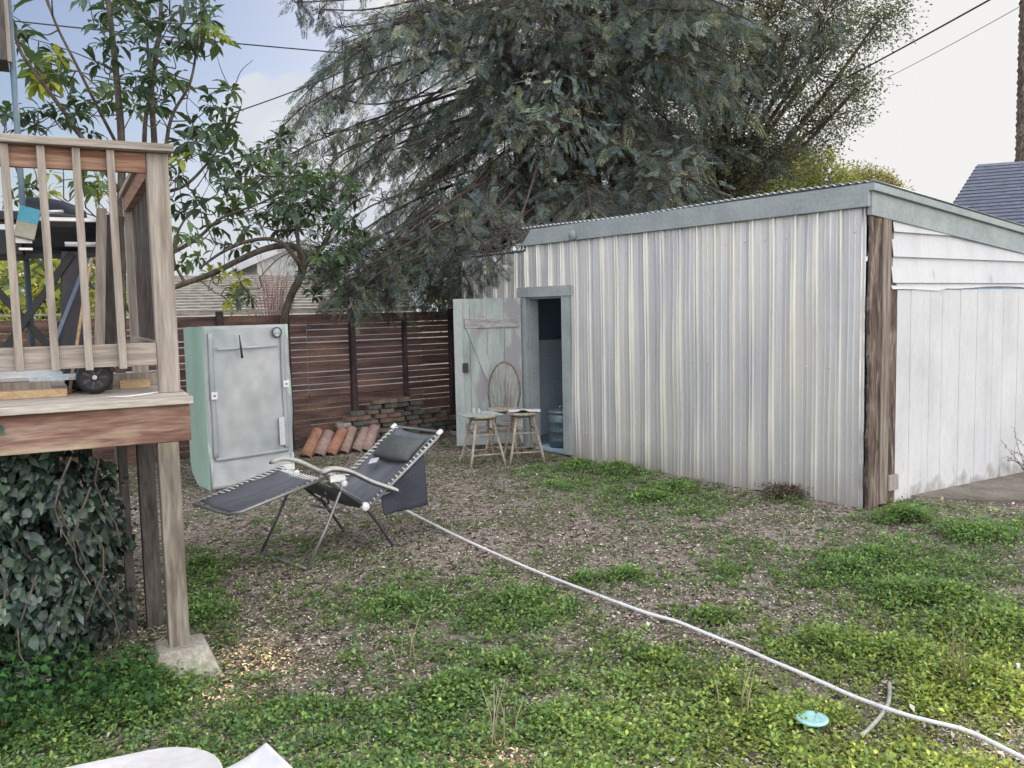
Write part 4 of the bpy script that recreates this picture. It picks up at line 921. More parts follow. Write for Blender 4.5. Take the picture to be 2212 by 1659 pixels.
v0 = hx(2204, 392, 24.2); mb = MB(); mb.lathe(v0, [(.12, -.3), (.12, .08), (.2, .09), (.16, .14)], 12); mb.build('roof_vent', M['chrome'], T, world=True)

# ------------------------------------------------------------------ overhead cables
def cable(name, a, b, r, sag, label):
    pts = []
    for k in range(25):
        t = k/24; p = a+(b-a)*t; pts.append((p[0], p[1], p[2]-sag*4*t*(1-t)))
    tag(MB().tube(pts, r, 6).build(name, M['cable'], loc=pts[12]), label, 'cable', 'overhead cables')
cable('overhead_cable', hx(2420, -160, 9), hx(1500, 325, 30), .013, .15, 'thick black cable crossing the white sky at upper right')
cable('overhead_cable', hx(2420, -110, 11), hx(1700, 260, 32), .006, .2, 'thin faint cable just below the thick cable at upper right')
cable('overhead_cable', hx(-300, 8, 14), hx(1250, 150, 20), .012, .1, 'dark cable running level across the blue sky at upper left')
cable('overhead_cable', hx(500, 245, 12), hx(860, 100, 16), .009, .05, 'dark cable slanting up to the conifer in front of the cloud')
cable('overhead_cable', hx(760, 512, 12.2), hx(1180, 534, 12.6), .006, .0, 'thin cable just above the slat fence under the conifer')

# ------------------------------------------------------------------ vegetation
LM = leafmat('leaf_surface', .35, .45, .35)
NM = leafmat('needle_surface', .25, .6, .2)
GM = leafmat('weed_surface', .30, .6, .15)
CM = surf('chip', [(1, 1, 1), (1, 1, 1)])
def vcolmat(name, rough=.9):
    m, nt, nd, lk = newmat(name)
    out = N(nd, 'ShaderNodeOutputMaterial'); b = N(nd, 'ShaderNodeBsdfPrincipled'); b.inputs['Roughness'].default_value = rough; b.inputs['Specular IOR Level'].default_value = .15
    a = N(nd, 'ShaderNodeAttribute'); a.attribute_name = 'Col'; lk.new(a.outputs['Color'], b.inputs['Base Color']); lk.new(b.outputs[0], out.inputs[0]); return m
CM = vcolmat('chip_surface')

# densities of weeds over the yard, given by where patches grow
BL = [(1330, 1040, 190, 45, 1.), (1450, 1090, 120, 35, .9), (1180, 1020, 80, 20, .6), (1950, 1110, 90, 22, 1.1), (2130, 1150, 130, 35, 1.), (1720, 1080, 60, 18, .8), (1600, 1225, 90, 50, .7),
      (1950, 1235, 300, 60, .85), (2100, 1350, 280, 70, 1.), (1820, 1400, 170, 50, 1.), (1350, 1250, 90, 22, .5), (1100, 1330, 170, 60, .9), (870, 1300, 160, 55, .6), (740, 1300, 120, 45, .3),
      (440, 1330, 60, 60, .9), (430, 1240, 50, 40, .8), (300, 1500, 200, 60, 1.), (150, 1560, 200, 80, 1.), (960, 1510, 110, 45, 1.), (1100, 1430, 300, 70, .55), (1450, 1480, 200, 70, .75),
      (1700, 1560, 500, 90, .95), (900, 1600, 600, 80, .8), (2100, 1500, 220, 90, 1.1), (640, 1180, 110, 50, .2), (600, 1550, 150, 40, .8), (1400, 1600, 400, 70, .8), (1900, 1180, 160, 25, .55), (1560, 1330, 120, 35, .35)]
def dens(P):
    u, v = proj(P); d = np.zeros(len(P))
    for a, b, c, e, k in BL: d = np.maximum(d, k*np.exp(-((u-a)/c)**2-((v-b)/e)**2))
    d = np.where(v > 1660, .8, d); d = np.where((u < -50) | (u > 2270), np.maximum(d, .55), d)
    d = np.where((np.abs(u-1000) < 110) & (v < 1100) & (v > 990), d*.4, d)
    for a, b, c, e in ((520, 1440, 110, 26), (470, 1500, 60, 30), (1060, 1640, 140, 45)): d = d*(1-.9*np.exp(-((u-a)/c)**2-((v-b)/e)**2))
    return d
def inshed(P):
    q = P-SO; return (q@SX > -.06) & (q@SY > -.05)
def yard(n, near=3.0, far=13.5):
    y = near+(far-near)*rng.random(n)**1.5; x = (rng.random(n)*2-1)*(y*.66+1.6)+.2
    P = np.stack([x, y, np.zeros(n)], 1); P = P[~inshed(P)]
    q = P-FO; P = P[(q@np.array([-FX[1], FX[0], 0])) < -.05]; P[:, 2] = gh(P[:, 0], P[:, 1]); return P
# leafy weeds: clumps of small leaves
Pc = yard(35000); keep = rng.random(len(Pc)) < np.clip(dens(Pc)**1.0*1.25+.03, 0, 1)*.70*(.55+.9*(np.sin(Pc[:, 0]*4.1+1.3*np.sin(Pc[:, 1]*3.3))*np.sin(Pc[:, 1]*5.2+np.sin(Pc[:, 0]*2.7)) > -.25)); Pc = Pc[keep]
# keep off the path
q = Pc-SO; sx_, sy_ = q@SX, q@SY; Pc = Pc[~((sx_ > .8) & (sy_ > -.9) & (sx_ < 7) & (sy_ < 0) & (sx_-.8 > (-sy_)*1.2))]
HP = []
def clear(P, w=.05):
    m_ = np.ones(len(P), bool)
    for k in range(0, len(HOSE)): m_ &= ((P[:, 0]-HOSE[k][0])**2+(P[:, 1]-HOSE[k][1])**2) > (w*(.6+.7*math.sin(k*.9)**2))**2
    for (cx_, cy_, r_) in DISC: m_ &= ((P[:, 0]-cx_)**2+(P[:, 1]-cy_)**2) > r_**2
    return m_
Pc = Pc[clear(Pc, .075)]
MND = [(G(u, v), r, h) for u, v, r, h in ((1960, 1128, .26, .15), (2110, 1160, .30, .12), (1830, 1240, .22, .10), (1890, 1215, .2, .12), (2050, 1300, .28, .13), (1950, 1290, .22, .1), (1120, 1310, .2, .10), (960, 1520, .16, .12), (1000, 1500, .12, .1), (2150, 1370, .3, .14), (1800, 1400, .2, .1),
      (1960, 1420, .22, .1), (1330, 1020, .3, .13), (1250, 1010, .24, .1), (1460, 1060, .26, .12), (1400, 1080, .22, .1), (440, 1230, .16, .12), (430, 1340, .14, .1), (1100, 1450, .15, .07), (1560, 1500, .14, .08), (1680, 1560, .16, .08), (1420, 1430, .14, .06), (2120, 1480, .22, .12), (870, 1310, .18, .07), (1350, 1250, .14, .08), (1260, 1255, .12, .08), (250, 1560, .2, .1), (100, 1600, .2, .1), (330, 1480, .18, .12), (1940, 1500, .14, .07), (1540, 1340, .14, .06), (1200, 1560, .15, .06))]
ex = []
for c_, r_, h_ in MND:
    k = int(620*r_*r_*3.14); a = rng.uniform(0, 2*PI, k); q_ = np.abs(rng.normal(0, .62, k))*r_*(1+.35*np.sin(a*3+r_*40)+.2*np.sin(a*5+h_*90)); ex.append(np.stack([c_[0]+q_*np.cos(a)*1.15, c_[1]+q_*np.sin(a)*.9, gh(c_[0]+q_*np.cos(a), c_[1]+q_*np.sin(a))], 1))
ex = np.concatenate(ex); ex = ex[clear(ex, .07) & ~inshed(ex)]; Pc = np.concatenate([Pc, ex])
for c_, r_, h_ in MND:
    dq = np.hypot(Pc[:, 0]-c_[0], Pc[:, 1]-c_[1])/r_; Pc[:, 2] += h_*.55*np.exp(-dq**2*1.6)*rng.uniform(.3, 1.15, len(dq))
nL = 22; rad = rng.uniform(.03, .085, len(Pc))*(.75+.35*np.clip(dens(Pc), 0, 1))
ctr = np.repeat(Pc, nL, 0); rr2 = np.repeat(rad, nL)
d = randdir(len(ctr)); d[:, 2] = np.abs(d[:, 2])*.9+.05; d = nrm(d)
pos = ctr+d*(rr2*rng.uniform(.35, 1.0, len(ctr)))[:, None]*np.array([1.15, 1.15, .85])
uu, vv = proj(ctr)
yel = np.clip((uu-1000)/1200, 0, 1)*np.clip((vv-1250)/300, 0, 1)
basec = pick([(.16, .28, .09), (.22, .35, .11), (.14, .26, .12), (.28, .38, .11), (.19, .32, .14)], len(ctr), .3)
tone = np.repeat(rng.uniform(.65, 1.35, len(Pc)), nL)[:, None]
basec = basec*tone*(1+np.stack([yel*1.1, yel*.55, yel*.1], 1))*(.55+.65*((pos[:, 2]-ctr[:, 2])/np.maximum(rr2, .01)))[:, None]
ax = nrm(d*[1, 1, .35]+randdir(len(d))*.5); up = nrm(np.array([0, 0, 1.])+d*.5+randdir(len(d))*.45)
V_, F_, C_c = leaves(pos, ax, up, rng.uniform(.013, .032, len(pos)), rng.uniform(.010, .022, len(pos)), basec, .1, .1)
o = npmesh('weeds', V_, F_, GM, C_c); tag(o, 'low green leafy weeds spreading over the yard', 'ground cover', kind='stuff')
# thin low creeping green between the clumps
Pg = yard(175000); keep = rng.random(len(Pg)) < np.clip(.10+dens(Pg)*1.1, 0, 1); Pg = Pg[keep]; Pg[:, 2] += rng.uniform(0, .018, len(Pg))
uu, vv = proj(Pg); yel = (np.clip((uu-1000)/1200, 0, 1)*np.clip((vv-1250)/300, 0, 1))[:, None]
cg = pick([(.15, .25, .10), (.20, .32, .12), (.14, .23, .12), (.26, .31, .15)], len(Pg), .35)*(1+yel*[1.0, .5, 0])
V_, F_, C_c = leaves(Pg, nrm(randdir(len(Pg))*[1, 1, .3]), nrm(np.array([0, 0, 1.])+randdir(len(Pg))*.5), rng.uniform(.010, .024, len(Pg)), rng.uniform(.007, .015, len(Pg)), cg, .1, .1)
o = npmesh('moss_and_seedlings', V_, F_, GM, C_c); tag(o, 'tiny seedlings and moss between the wood chips', 'ground cover', kind='stuff')
# wood chips and dead leaves
Pm = yard(280000); dd = dens(Pm); Pm = Pm[rng.random(len(Pm)) < np.clip(1.05-dd*.9, .12, 1)]; Pm[:, 2] += rng.uniform(.001, .014, len(Pm))
cm = pick([(.52, .48, .42), (.38, .32, .28), (.23, .18, .155), (.70, .66, .59), (.32, .23, .205), (.46, .35, .29), (.15, .12, .11), (.60, .53, .42)], len(Pm), .3)
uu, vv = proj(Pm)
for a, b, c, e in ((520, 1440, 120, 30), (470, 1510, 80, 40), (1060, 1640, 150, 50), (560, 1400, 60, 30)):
    k = (np.exp(-((uu-a)/c)**2-((vv-b)/e)**2))[:, None]; cm = cm*(1+k*[.9, .75, .15])  # sun patches painted into the chip colour, brighter and warmer
ln = rng.uniform(.008, .026, len(Pm))*(1+1.1*(rng.random(len(Pm)) < .04)); wd = ln*rng.uniform(.25, .6, len(Pm))
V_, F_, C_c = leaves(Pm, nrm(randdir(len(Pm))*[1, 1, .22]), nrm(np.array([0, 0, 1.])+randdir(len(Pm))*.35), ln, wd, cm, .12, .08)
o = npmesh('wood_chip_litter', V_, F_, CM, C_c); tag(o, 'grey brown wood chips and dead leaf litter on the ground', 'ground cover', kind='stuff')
# grass blades here and there
Pb = yard(14000); Pb = Pb[rng.random(len(Pb)) < np.clip(dens(Pb), 0, 1)*.5]
V_, F_, C_c = leaves(Pb, nrm(np.array([0, 0, 1.])+randdir(len(Pb))*.6), randdir(len(Pb)), rng.uniform(.04, .11, len(Pb)), rng.uniform(.003, .006, len(Pb)), pick([(.10, .18, .05), (.16, .2, .08), (.25, .24, .13)], len(Pb)), .1, .1)
o = npmesh('grass', V_, F_, GM, C_c); tag(o, 'scattered thin grass blades among the weeds', 'grass', kind='stuff')

# dry stems
def stems(name, u, v, n, h, spread, label, col, lean=.25):
    p = G(u, v); p[2] = float(gh(p[0], p[1])); mb = MB(); R_ = random.Random(int(u))
    for k in range(n):
        a = R_.uniform(0, 6.28); b = (p[0]+R_.uniform(-spread, spread), p[1]+R_.uniform(-spread, spread), p[2]); hh = h*R_.uniform(.6, 1)
        mb.tube([b, (b[0]+lean*hh*.3*math.cos(a), b[1]+lean*hh*.3*math.sin(a), p[2]+hh*.5), (b[0]+lean*hh*math.cos(a), b[1]+lean*hh*math.sin(a), p[2]+hh)], [.0035, .0025, .001], 4)
    tag(mb.build(name, col, loc=p), label, 'dry plant')
dry = surf('dry_stalk', [(.30, .27, .17), (.42, .38, .26)], 5)
stems('dry_stems', 1085, 1600, 7, .30, .05, 'thin dry upright stalks in the middle foreground', dry)
stems('dry_stems', 2060, 1500, 9, .38, .05, 'brown dry stalks standing in the weeds at right', surf('brown_stalk', [(.17, .14, .09), (.27, .22, .14)], 5))
stems('dry_stems', 1600, 1560, 5, .26, .08, 'pale dry stalks below the hose right of centre', dry)
stems('dry_stems', 890, 1450, 4, .30, .06, 'faint dry stalks left of centre on the lawn', dry)
pc_ = shed(-.10, .74); T = thing('dead_clump', 'dark dead weed clump at the foot of the corrugated wall', 'dry plant', pc_); n = 900
P = pc_+rng.normal(0, 1, (n, 3))*[.10, .09, .0]+np.array([0, 0, 1.])*(rng.random((n, 1))*.10); V_, F_, C_c = leaves(P, nrm(randdir(n)+[0, 0, .4]), randdir(n), rng.uniform(.03, .08, n), rng.uniform(.006, .014, n), pick([(.10, .07, .06), (.17, .13, .10), (.07, .06, .05)], n)); npmesh('foliage', V_, F_, CM, C_c, T)
# fallen twigs
for k, (u0, v0, u1, v1, lb) in enumerate(((1140, 1458, 1205, 1425, 'curved bare twig on the lawn left of the two near centre'), (1290, 1450, 1345, 1420, 'straight bare twig on the lawn right of the two near centre'), (700, 1440, 760, 1520, 'bare twig beside the concrete pier'), (1435, 1385, 1480, 1365, 'short twig among chips above the hose'))):
    a, b = G(u0, v0), G(u1, v1); a[2] = b[2] = .02; m_ = (a+b)/2+np.array([.02, -.03, .012])
    tag(MB().tube(smoothpath([a, m_, b], 4), [.004]*8+[.002], 5).build('twig', M['bark2'], loc=a), lb, 'twig', 'fallen twigs')

# --- generic foliage object from leaf arrays
def tubes_np(paths, sides=5):
    mb = MB()
    for pts, r0, r1 in paths:
        k = len(pts); mb.tube(pts, [r0+(r1-r0)*i/(k-1) for i in range(k)], sides, cap=False)
    return mb

# ivy-like shrub under the deck
n = 30000
a = rng.uniform(-3.6, -.12, n); yy = -.02+np.abs(rng.normal(0, .30, n)); zz = rng.uniform(0.0, zdeck-.06, n)
# ragged right edge, belly out at mid height
edge = -.24-.10*np.sin(zz*6)-.07*np.sin(zz*17)-.22*rng.random(n)**2+np.where(zz < .6, .12, 0)-np.where(zz > .95, .05, 0)
hole = np.sin(a*9+zz*4)*np.sin(zz*11-a*5)+.5*np.sin(a*23+zz*17); ok = (a < edge) & ((hole < .62) | (yy > .22)); a, yy, zz = a[ok], yy[ok], zz[ok]
bulge = .12*np.sin(np.clip(zz, 0, 1.2)*2.4)*(.6+.4*np.sin(a*7))+.16*np.sin(a*7+zz*5)*np.sin(zz*8-a*3)+.09*np.sin(a*19-zz*14)*np.sin(zz*21)
yy = yy+np.clip((a+.75)*.8, 0, .5); P = DP+np.outer(a, DX)+np.outer(yy-bulge, DY); P[:, 2] = zz
T = thing('ivy_shrub', 'dark ivy covered shrub filling the shade under the deck', 'shrub', DP+DX*(-1.5)+DY*.2)
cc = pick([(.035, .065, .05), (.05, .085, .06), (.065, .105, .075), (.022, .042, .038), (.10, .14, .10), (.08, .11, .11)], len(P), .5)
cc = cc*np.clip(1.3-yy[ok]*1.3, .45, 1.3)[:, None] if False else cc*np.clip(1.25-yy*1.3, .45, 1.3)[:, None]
hl = (rng.random(len(P)) < .012) & (zz < .55) & (a > -1.6); cc[hl] = (.42, .47, .45)  # scattered leaves painted pale as sunlit highlights
dn = nrm(-DY*0.8+np.array([0, 0, -.75])+randdir(len(P))*.6); up = nrm(-DY*.8+np.array([0, 0, .6])+randdir(len(P))*.95)
V_, F_, C_c = oblong(P, dn, up, (.03+.075*rng.random(len(P))**1.6), (.018+.036*rng.random(len(P))**1.5), cc, .08, .14)
npmesh('foliage', V_, F_, leafmat('ivy_leaf', .15, .35, .5), C_c, T)
paths = []
for k in range(22):                        # loose runners hanging in front
    x0 = random.uniform(-2.6, -.25); z1 = random.uniform(.5, zdeck-.1); pts = [DP+DX*(x0+.05*math.sin(j*1.1+k))+DY*(-.10-.03*j*math.sin(k))+np.array([0, 0, z1-j*.11]) for j in range(5)]; paths.append((pts, .006, .003))
for k in range(40):
    x0 = random.uniform(-3.4, -.5); pts = [DP+DX*(x0+.1*math.sin(j+k))+DY*(.2+.15*math.sin(j*1.3+k))+np.array([0, 0, j*.22]) for j in range(6)]; paths.append((pts, .012, .004))
tubes_np(paths).build('stem', M['bark2'], T, world=True)
MB().box(-3.5, -.5, .62, .66, 0, 1.25).build('shade_backing', M['dark_wood'], DK)  # solid dark sheet added behind the ivy so its gaps read as deep shade
# weeds at the foot of the shrub
n = 5200; a = rng.uniform(-3., -.12, n); oy = rng.uniform(-.55, .1, n); P = DP+np.outer(a, DX)+np.outer(oy, DY); hgt = rng.uniform(0, 1, n)**1.4*(.16+.22*(np.sin(a*6)*.5+.5)*np.clip((oy+.55)*2, 0, 1)); P[:, 2] = hgt
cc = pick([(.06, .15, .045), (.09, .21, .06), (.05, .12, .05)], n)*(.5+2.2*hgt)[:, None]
V_, F_, C_c = leaves(P, randdir(n)*[1, 1, .4], nrm(np.array([0, 0, 1.])+randdir(n)*.5), rng.uniform(.025, .055, n), rng.uniform(.02, .04, n), cc)
o = npmesh('broadleaf_weeds', V_, F_, GM, C_c); tag(o, 'brighter green broadleaf weeds along the foot of the shrub', 'ground cover', kind='stuff')

# --- tree with big glossy leaves in rosettes (left)
def rosettes(cl, nl=(7, 13), L=(.11, .22), cols=None, droop=.55, outdir=None):
    Cs, Ds, Us, Ls, Ws, Cc = [], [], [], [], [], []
    for (p, ax, col, s) in cl:
        k = rng.integers(*nl); az_ = rng.uniform(0, 2*PI)+np.arange(k)*2.4; el = rng.uniform(-.1, .9, k)
        ax = ax/np.linalg.norm(ax); a = np.cross(ax, [0, 0, 1.]); a = a/max(1e-6, np.linalg.norm(a)) if np.linalg.norm(a) > .05 else np.array([1., 0, 0]); b = np.cross(ax, a)
        dr = (np.cos(az_)*np.cos(el))[:, None]*a+(np.sin(az_)*np.cos(el))[:, None]*b+np.sin(el)[:, None]*ax
        dr = nrm(dr-np.array([0, 0, droop])*rng.uniform(.2, 1.6, (k, 1))+randdir(k)*.22)
        Cs.append(np.repeat(p[None], k, 0)+dr*.015); Ds.append(dr); Us.append(nrm(ax[None]*.8+np.array([0, 0, .6])-dr*.2+randdir(k)*.35)); l_ = rng.uniform(*L, k)*s; Ls.append(l_); Ws.append(l_*rng.uniform(.30, .40, k))
        Cc.append(np.array(col)[None]*rng.uniform(.65, 1.35, (k, 1)))
    return oblong(np.concatenate(Cs), np.concatenate(Ds), np.concatenate(Us), np.concatenate(Ls), np.concatenate(Ws), np.concatenate(Cc), .10, .13)
DK_, MD, YL, BR = (.06, .10, .065), (.10, .16, .07), (.34, .38, .08), (.13, .08, .05)
def bigleaf_tree(name, label, stemsV, clusters, depth, trunkr, basept, thin=.58):
    T = thing(name, label, 'tree', (basept[0], basept[1], 0)); paths = []; samples = []
    for pl, r0, r1 in stemsV:
        pts = smoothpath([at(u, v, depth+dy) for (u, v, dy) in pl], 6); paths.append((pts, r0, r1)); samples += [np.array(p) for p in pts[len(pts)//4:]]
    samples = np.array(samples); cl = []; tw = []
    for (u, v, n, sp, kind) in clusters:
        for k in range(max(2, int(round(n*thin)))):
            p = at(u+rng.normal(0, sp), v+rng.normal(0, sp*.8), depth+rng.normal(0, .45))
            dd = np.linalg.norm(samples-p, axis=1)+np.maximum(0, samples[:, 2]-p[2]+.15)*1.2; s = samples[np.argmin(dd)]; samples = np.concatenate([samples, [(p+s)/2, p*.8+s*.2]])
            ax = nrm(p-s)*.6+np.array([0, 0, .8])+rng.normal(0, .3, 3)
            col = {'d': DK_, 'm': MD, 'y': YL, 'b': BR}[kind if rng.random() < .8 else rng.choice(['d', 'm'])]
            cl.append((p, ax, col, rng.uniform(.75, 1.15)))
            m_ = (p+s)/2+rng.normal(0, .06, 3)-np.array([0, 0, .05]); tw.append((smoothpath([s, m_, p], 4), .007, .004))
    for k in range(26):                   # bare fine twigs among the leaves
        s = samples[rng.integers(0, len(samples))]; e = s+np.array([rng.normal(0, .3), rng.normal(0, .2), rng.uniform(.1, .6)]); tw.append((smoothpath([s, (s+e)/2+rng.normal(0, .05, 3), e], 4), .006, .0025))
    tubes_np(paths+tw, 6).build('trunk', M['bark2'], T, world=True)
    V_, F_, C_c = rosettes(cl); npmesh('crown', V_, F_, LM, C_c, T); return T
z0b = dloc(250, 700, 2.6)
st = [([(258, 1000, 0), (262, 700, 0), (262, 480, 0), (262, 300, 0), (250, 150, 0), (235, 10, .1), (225, -80, .2)], .05, .02),
      ([(350, 1000, .1), (345, 650, .1), (338, 420, .1), (333, 300, .1), (328, 190, .1), (345, 60, .3), (350, -60, .4)], .045, .015),
      ([(320, 1000, .3), (312, 600, .3), (312, 300, .4), (322, 200, .5), (318, 80, .5)], .035, .012),
      ([(350, 760, .1), (352, 480, 0), (358, 330, -.2), (372, 250, -.2), (412, 175, -.2), (430, 60, -.1)], .03, .01),
      ([(262, 330, 0), (215, 240, -.3), (165, 140, -.5), (120, 50, -.5), (90, -40, -.5)], .018, .010),
      ([(262, 420, 0), (200, 330, -.4), (130, 230, -.6), (70, 150, -.8), (40, 100, -.9), (20, 20, -1)], .025, .012),
      ([(338, 420, .1), (400, 400, .2), (450, 350, .3), (500, 280, .4), (520, 230, .4)], .02, .008),
      ([(300, 700, 0), (200, 560, .3), (120, 440, .3), (40, 380, .3)], .02, .008),
      ([(345, 560, 0), (420, 520, .2), (480, 470, .4), (560, 440, .5), (640, 400, .6)], .022, .008)]
cls = [(270, 20, 9, 26, 'd'), (340, 40, 10, 28, 'd'), (410, 40, 9, 26, 'd'), (240, 80, 6, 22, 'd'), (310, 95, 7, 22, 'd'), (385, 100, 8, 22, 'd'), (440, 90, 5, 18, 'm'), (460, 70, 3, 10, 'y'), (250, 120, 4, 16, 'd'),
       (190, 20, 5, 20, 'd'), (60, 80, 4, 14, 'y'), (40, 30, 4, 16, 'd'), (70, 150, 3, 12, 'm'), (110, 145, 5, 16, 'y'), (130, 175, 5, 16, 'm'), (95, 175, 4, 14, 'y'), (150, 220, 4, 16, 'd'), (60, 255, 8, 24, 'd'), (20, 265, 6, 18, 'd'),
       (130, 255, 6, 20, 'd'), (190, 265, 6, 18, 'd'), (250, 190, 5, 16, 'm'), (290, 180, 5, 16, 'd'), (330, 170, 6, 20, 'm'), (370, 190, 6, 16, 'd'), (340, 235, 6, 16, 'd'), (270, 240, 5, 16, 'y'), (220, 240, 4, 14, 'm'),
       (490, 200, 5, 14, 'd'), (480, 240, 6, 18, 'd'), (440, 280, 8, 20, 'd'), (420, 310, 7, 18, 'd'), (500, 290, 6, 18, 'd'), (450, 340, 7, 20, 'd'), (390, 380, 6, 18, 'd'), (380, 340, 3, 14, 'y'),
       (385, 460, 6, 18, 'd'), (420, 420, 6, 18, 'd'), (400, 510, 5, 16, 'm'), (470, 400, 6, 18, 'd'), (470, 470, 4, 14, 'd'), (560, 360, 6, 22, 'd'), (620, 395, 7, 22, 'd'), (520, 420, 5, 18, 'm'), (600, 440, 6, 22, 'd'),
       (380, 560, 3, 12, 'm'), (60, 400, 5, 22, 'm'), (120, 395, 4, 18, 'y'), (180, 400, 5, 18, 'm'), (215, 420, 5, 16, 'y'), (100, 600, 7, 30, 'y'), (40, 640, 6, 30, 'y'), (160, 620, 5, 25, 'y'), (90, 560, 5, 25, 'm'), (300, 30, 6, 30, 'd'), (350, -40, 10, 40, 'd'), (200, -60, 8, 40, 'd')]
bigleaf_tree('broadleaf_tree', 'tall thin stemmed tree with rosettes of long glossy leaves behind deck', st, cls, 8.6, .05, at(262, 900, 8.6))
st = [([(612, 760, 0), (614, 690, 0), (628, 640, 0), (648, 600, 0), (658, 570, 0), (652, 545, 0), (625, 530, -.1), (575, 537, -.2), (520, 560, -.3), (460, 590, -.4), (400, 612, -.5), (365, 625, -.5)], .055, .03),
      ([(655, 590, 0), (640, 560, -.2), (600, 520, -.3), (540, 520, -.4), (480, 545, -.5), (430, 580, -.6)], .035, .015),
      ([(650, 600, 0), (645, 540, 0), (640, 480, 0), (625, 430, 0), (600, 385, 0), (580, 330, 0)], .03, .01),
      ([(655, 575, 0), (690, 540, 0), (720, 490, 0), (760, 440, 0), (800, 420, 0)], .03, .01),
      ([(400, 612, -.5), (375, 560, -.5), (385, 500, -.5), (420, 450, -.5), (470, 420, -.4)], .02, .008),
      ([(640, 540, 0), (600, 560, -.2), (560, 600, -.3)], .01, .005)]
cls = [(660, 400, 9, 22, 'd'), (700, 430, 9, 24, 'd'), (740, 470, 7, 22, 'd'), (650, 450, 9, 22, 'd'), (700, 490, 8, 22, 'd'), (640, 500, 5, 20, 'd'), (740, 540, 6, 22, 'd'), (600, 350, 6, 20, 'd'), (570, 400, 5, 20, 'd'),
       (700, 380, 6, 22, 'm'), (760, 400, 5, 20, 'd'), (520, 620, 5, 12, 'y'), (500, 640, 3, 10, 'y'), (465, 590, 3, 12, 'y'), (545, 640, 2, 8, 'm'), (690, 560, 6, 18, 'd'), (720, 590, 5, 18, 'd'), (500, 450, 3, 14, 'm'), (430, 560, 2, 10, 'm'), (560, 450, 6, 24, 'd'), (620, 470, 7, 24, 'd'), (540, 500, 4, 20, 'm'), (580, 300, 5, 22, 'd'), (520, 360, 6, 24, 'd'), (480, 520, 3, 16, 'd'), (690, 620, 4, 18, 'd'), (640, 420, 6, 20, 'd'), (760, 500, 6, 20, 'd')]
bigleaf_tree('leaning_tree', 'leaning tree with arched bare limbs and dark leaves growing at the fence', st, cls, 11.2, .05, at(612, 900, 11.2), .85)

# --- bare pinkish twiggy shrub over the neighbour's roof
T = thing('bare_shrub', 'bare reddish twiggy shrub in front of the shingle roof', 'shrub', at(590, 800, 14.5)*[1, 1, 0]); paths = []
for k in range(60):
    b = at(590+rng.normal(0, 6), 700, 14.5); tpt = at(590+rng.normal(0, 38), 600+rng.normal(0, 28), 14.5+rng.normal(0, .3)); paths.append((smoothpath([b*[1, 1, 0]+[0, 0, .2], (b+tpt)/2+rng.normal(0, .06, 3), tpt], 3), .010, .003))
tubes_np(paths, 3).build('stem', surf('pink_bark', [(.30, .17, .16), (.42, .27, .25)], 5), T, world=True)

# --- conifer
def spray_template():
    q = []
    def strip(a, b, w, tilt):
        a = np.array(a, float); b = np.array(b, float); d = b-a; s = np.cross(d, [0, 0, 1.]); s /= np.linalg.norm(s); s = s*math.cos(tilt)+np.array([0, 0, 1])*math.sin(tilt)
        m_ = a+d*.45; q.append(np.stack([a-s*w*.15, m_-s*w*.5, b, m_+s*w*.5]))
    strip((0, 0, 0), (.6, 0, 0), .03, 0); strip((.5, 0, 0), (1.05, 0, -.06), .05, 0)
    for k in range(10):
        x = .08+.09*k; L = .34*(1-.62*k/10)
        for s in (-1, 1):
            a = math.radians(48+rng.uniform(-10, 10)); b = (x+L*math.cos(a), s*L*math.sin(a), -.10*L-rng.uniform(0, .05))
            strip((x, 0, 0), b, .034, rng.uniform(-.9, .9))
            m_ = np.array([(x+b[0])/2, b[1]/2, b[2]/2]); strip(m_, m_+np.array([.11, s*.03, -.03]), .026, rng.uniform(-.8, .8)); strip(m_, m_+np.array([.03, s*.11, -.04]), .022, rng.uniform(-.8, .8))
    return np.array(q)                    # K,4,3
TPL = [spray_template() for _ in range(3)]
def place_sprays(P, D, S, col, up=None):
    """P origins, D directions, S sizes -> verts, faces, colours"""
    Vs, Cs = [], []
    D = nrm(D); U = nrm(np.array([0, 0, 1.])+rng.normal(0, .6, D.shape)) if up is None else up
    Y = nrm(np.cross(U, D)); Z = np.cross(D, Y); idx = rng.integers(0, len(TPL), len(P))
    for t in range(len(TPL)):
        m_ = idx == t; T_ = TPL[t]; K = len(T_)
        if not m_.any(): continue
        R_ = np.stack([D[m_], Y[m_], Z[m_]], 1)*S[m_][:, None, None]
        v = np.einsum('kij,njl->nkil', T_, R_)+P[m_][:, None, None, :]
        Vs.append(v.reshape(-1, 3)); sh_ = rng.uniform(.7, 1.35, (m_.sum(), K, 1, 1))*np.ones((1, 1, 4, 1)); Cs.append((col[m_][:, None, None, :]*sh_).reshape(-1, 3))
    V = np.concatenate(Vs); F = np.arange(len(V)).reshape(-1, 4); return V, F, np.concatenate(Cs)
T = thing('conifer', 'huge dark conifer with drooping sprays towering behind the shed', 'tree', (1.2, 16, 0))
paths = [([np.array([1.2+.1*math.sin(z*.4), 16+.05*z*.2, z]) for z in np.linspace(0, 20, 24)], .55, .06),
         ([np.array([.75, 15.7, .0]), np.array([.5, 15.7, 2.5]), np.array([.1, 15.6, 6]), np.array([-.2, 15.6, 11])], .28, .08),
         ([np.array([1.9, 16.1, .0]), np.array([2.1, 16.2, 4]), np.array([2.1, 16.2, 8]), np.array([2.3, 16, 13])], .30, .08)]
SP, SDn, SS, SCo = [], [], [], []
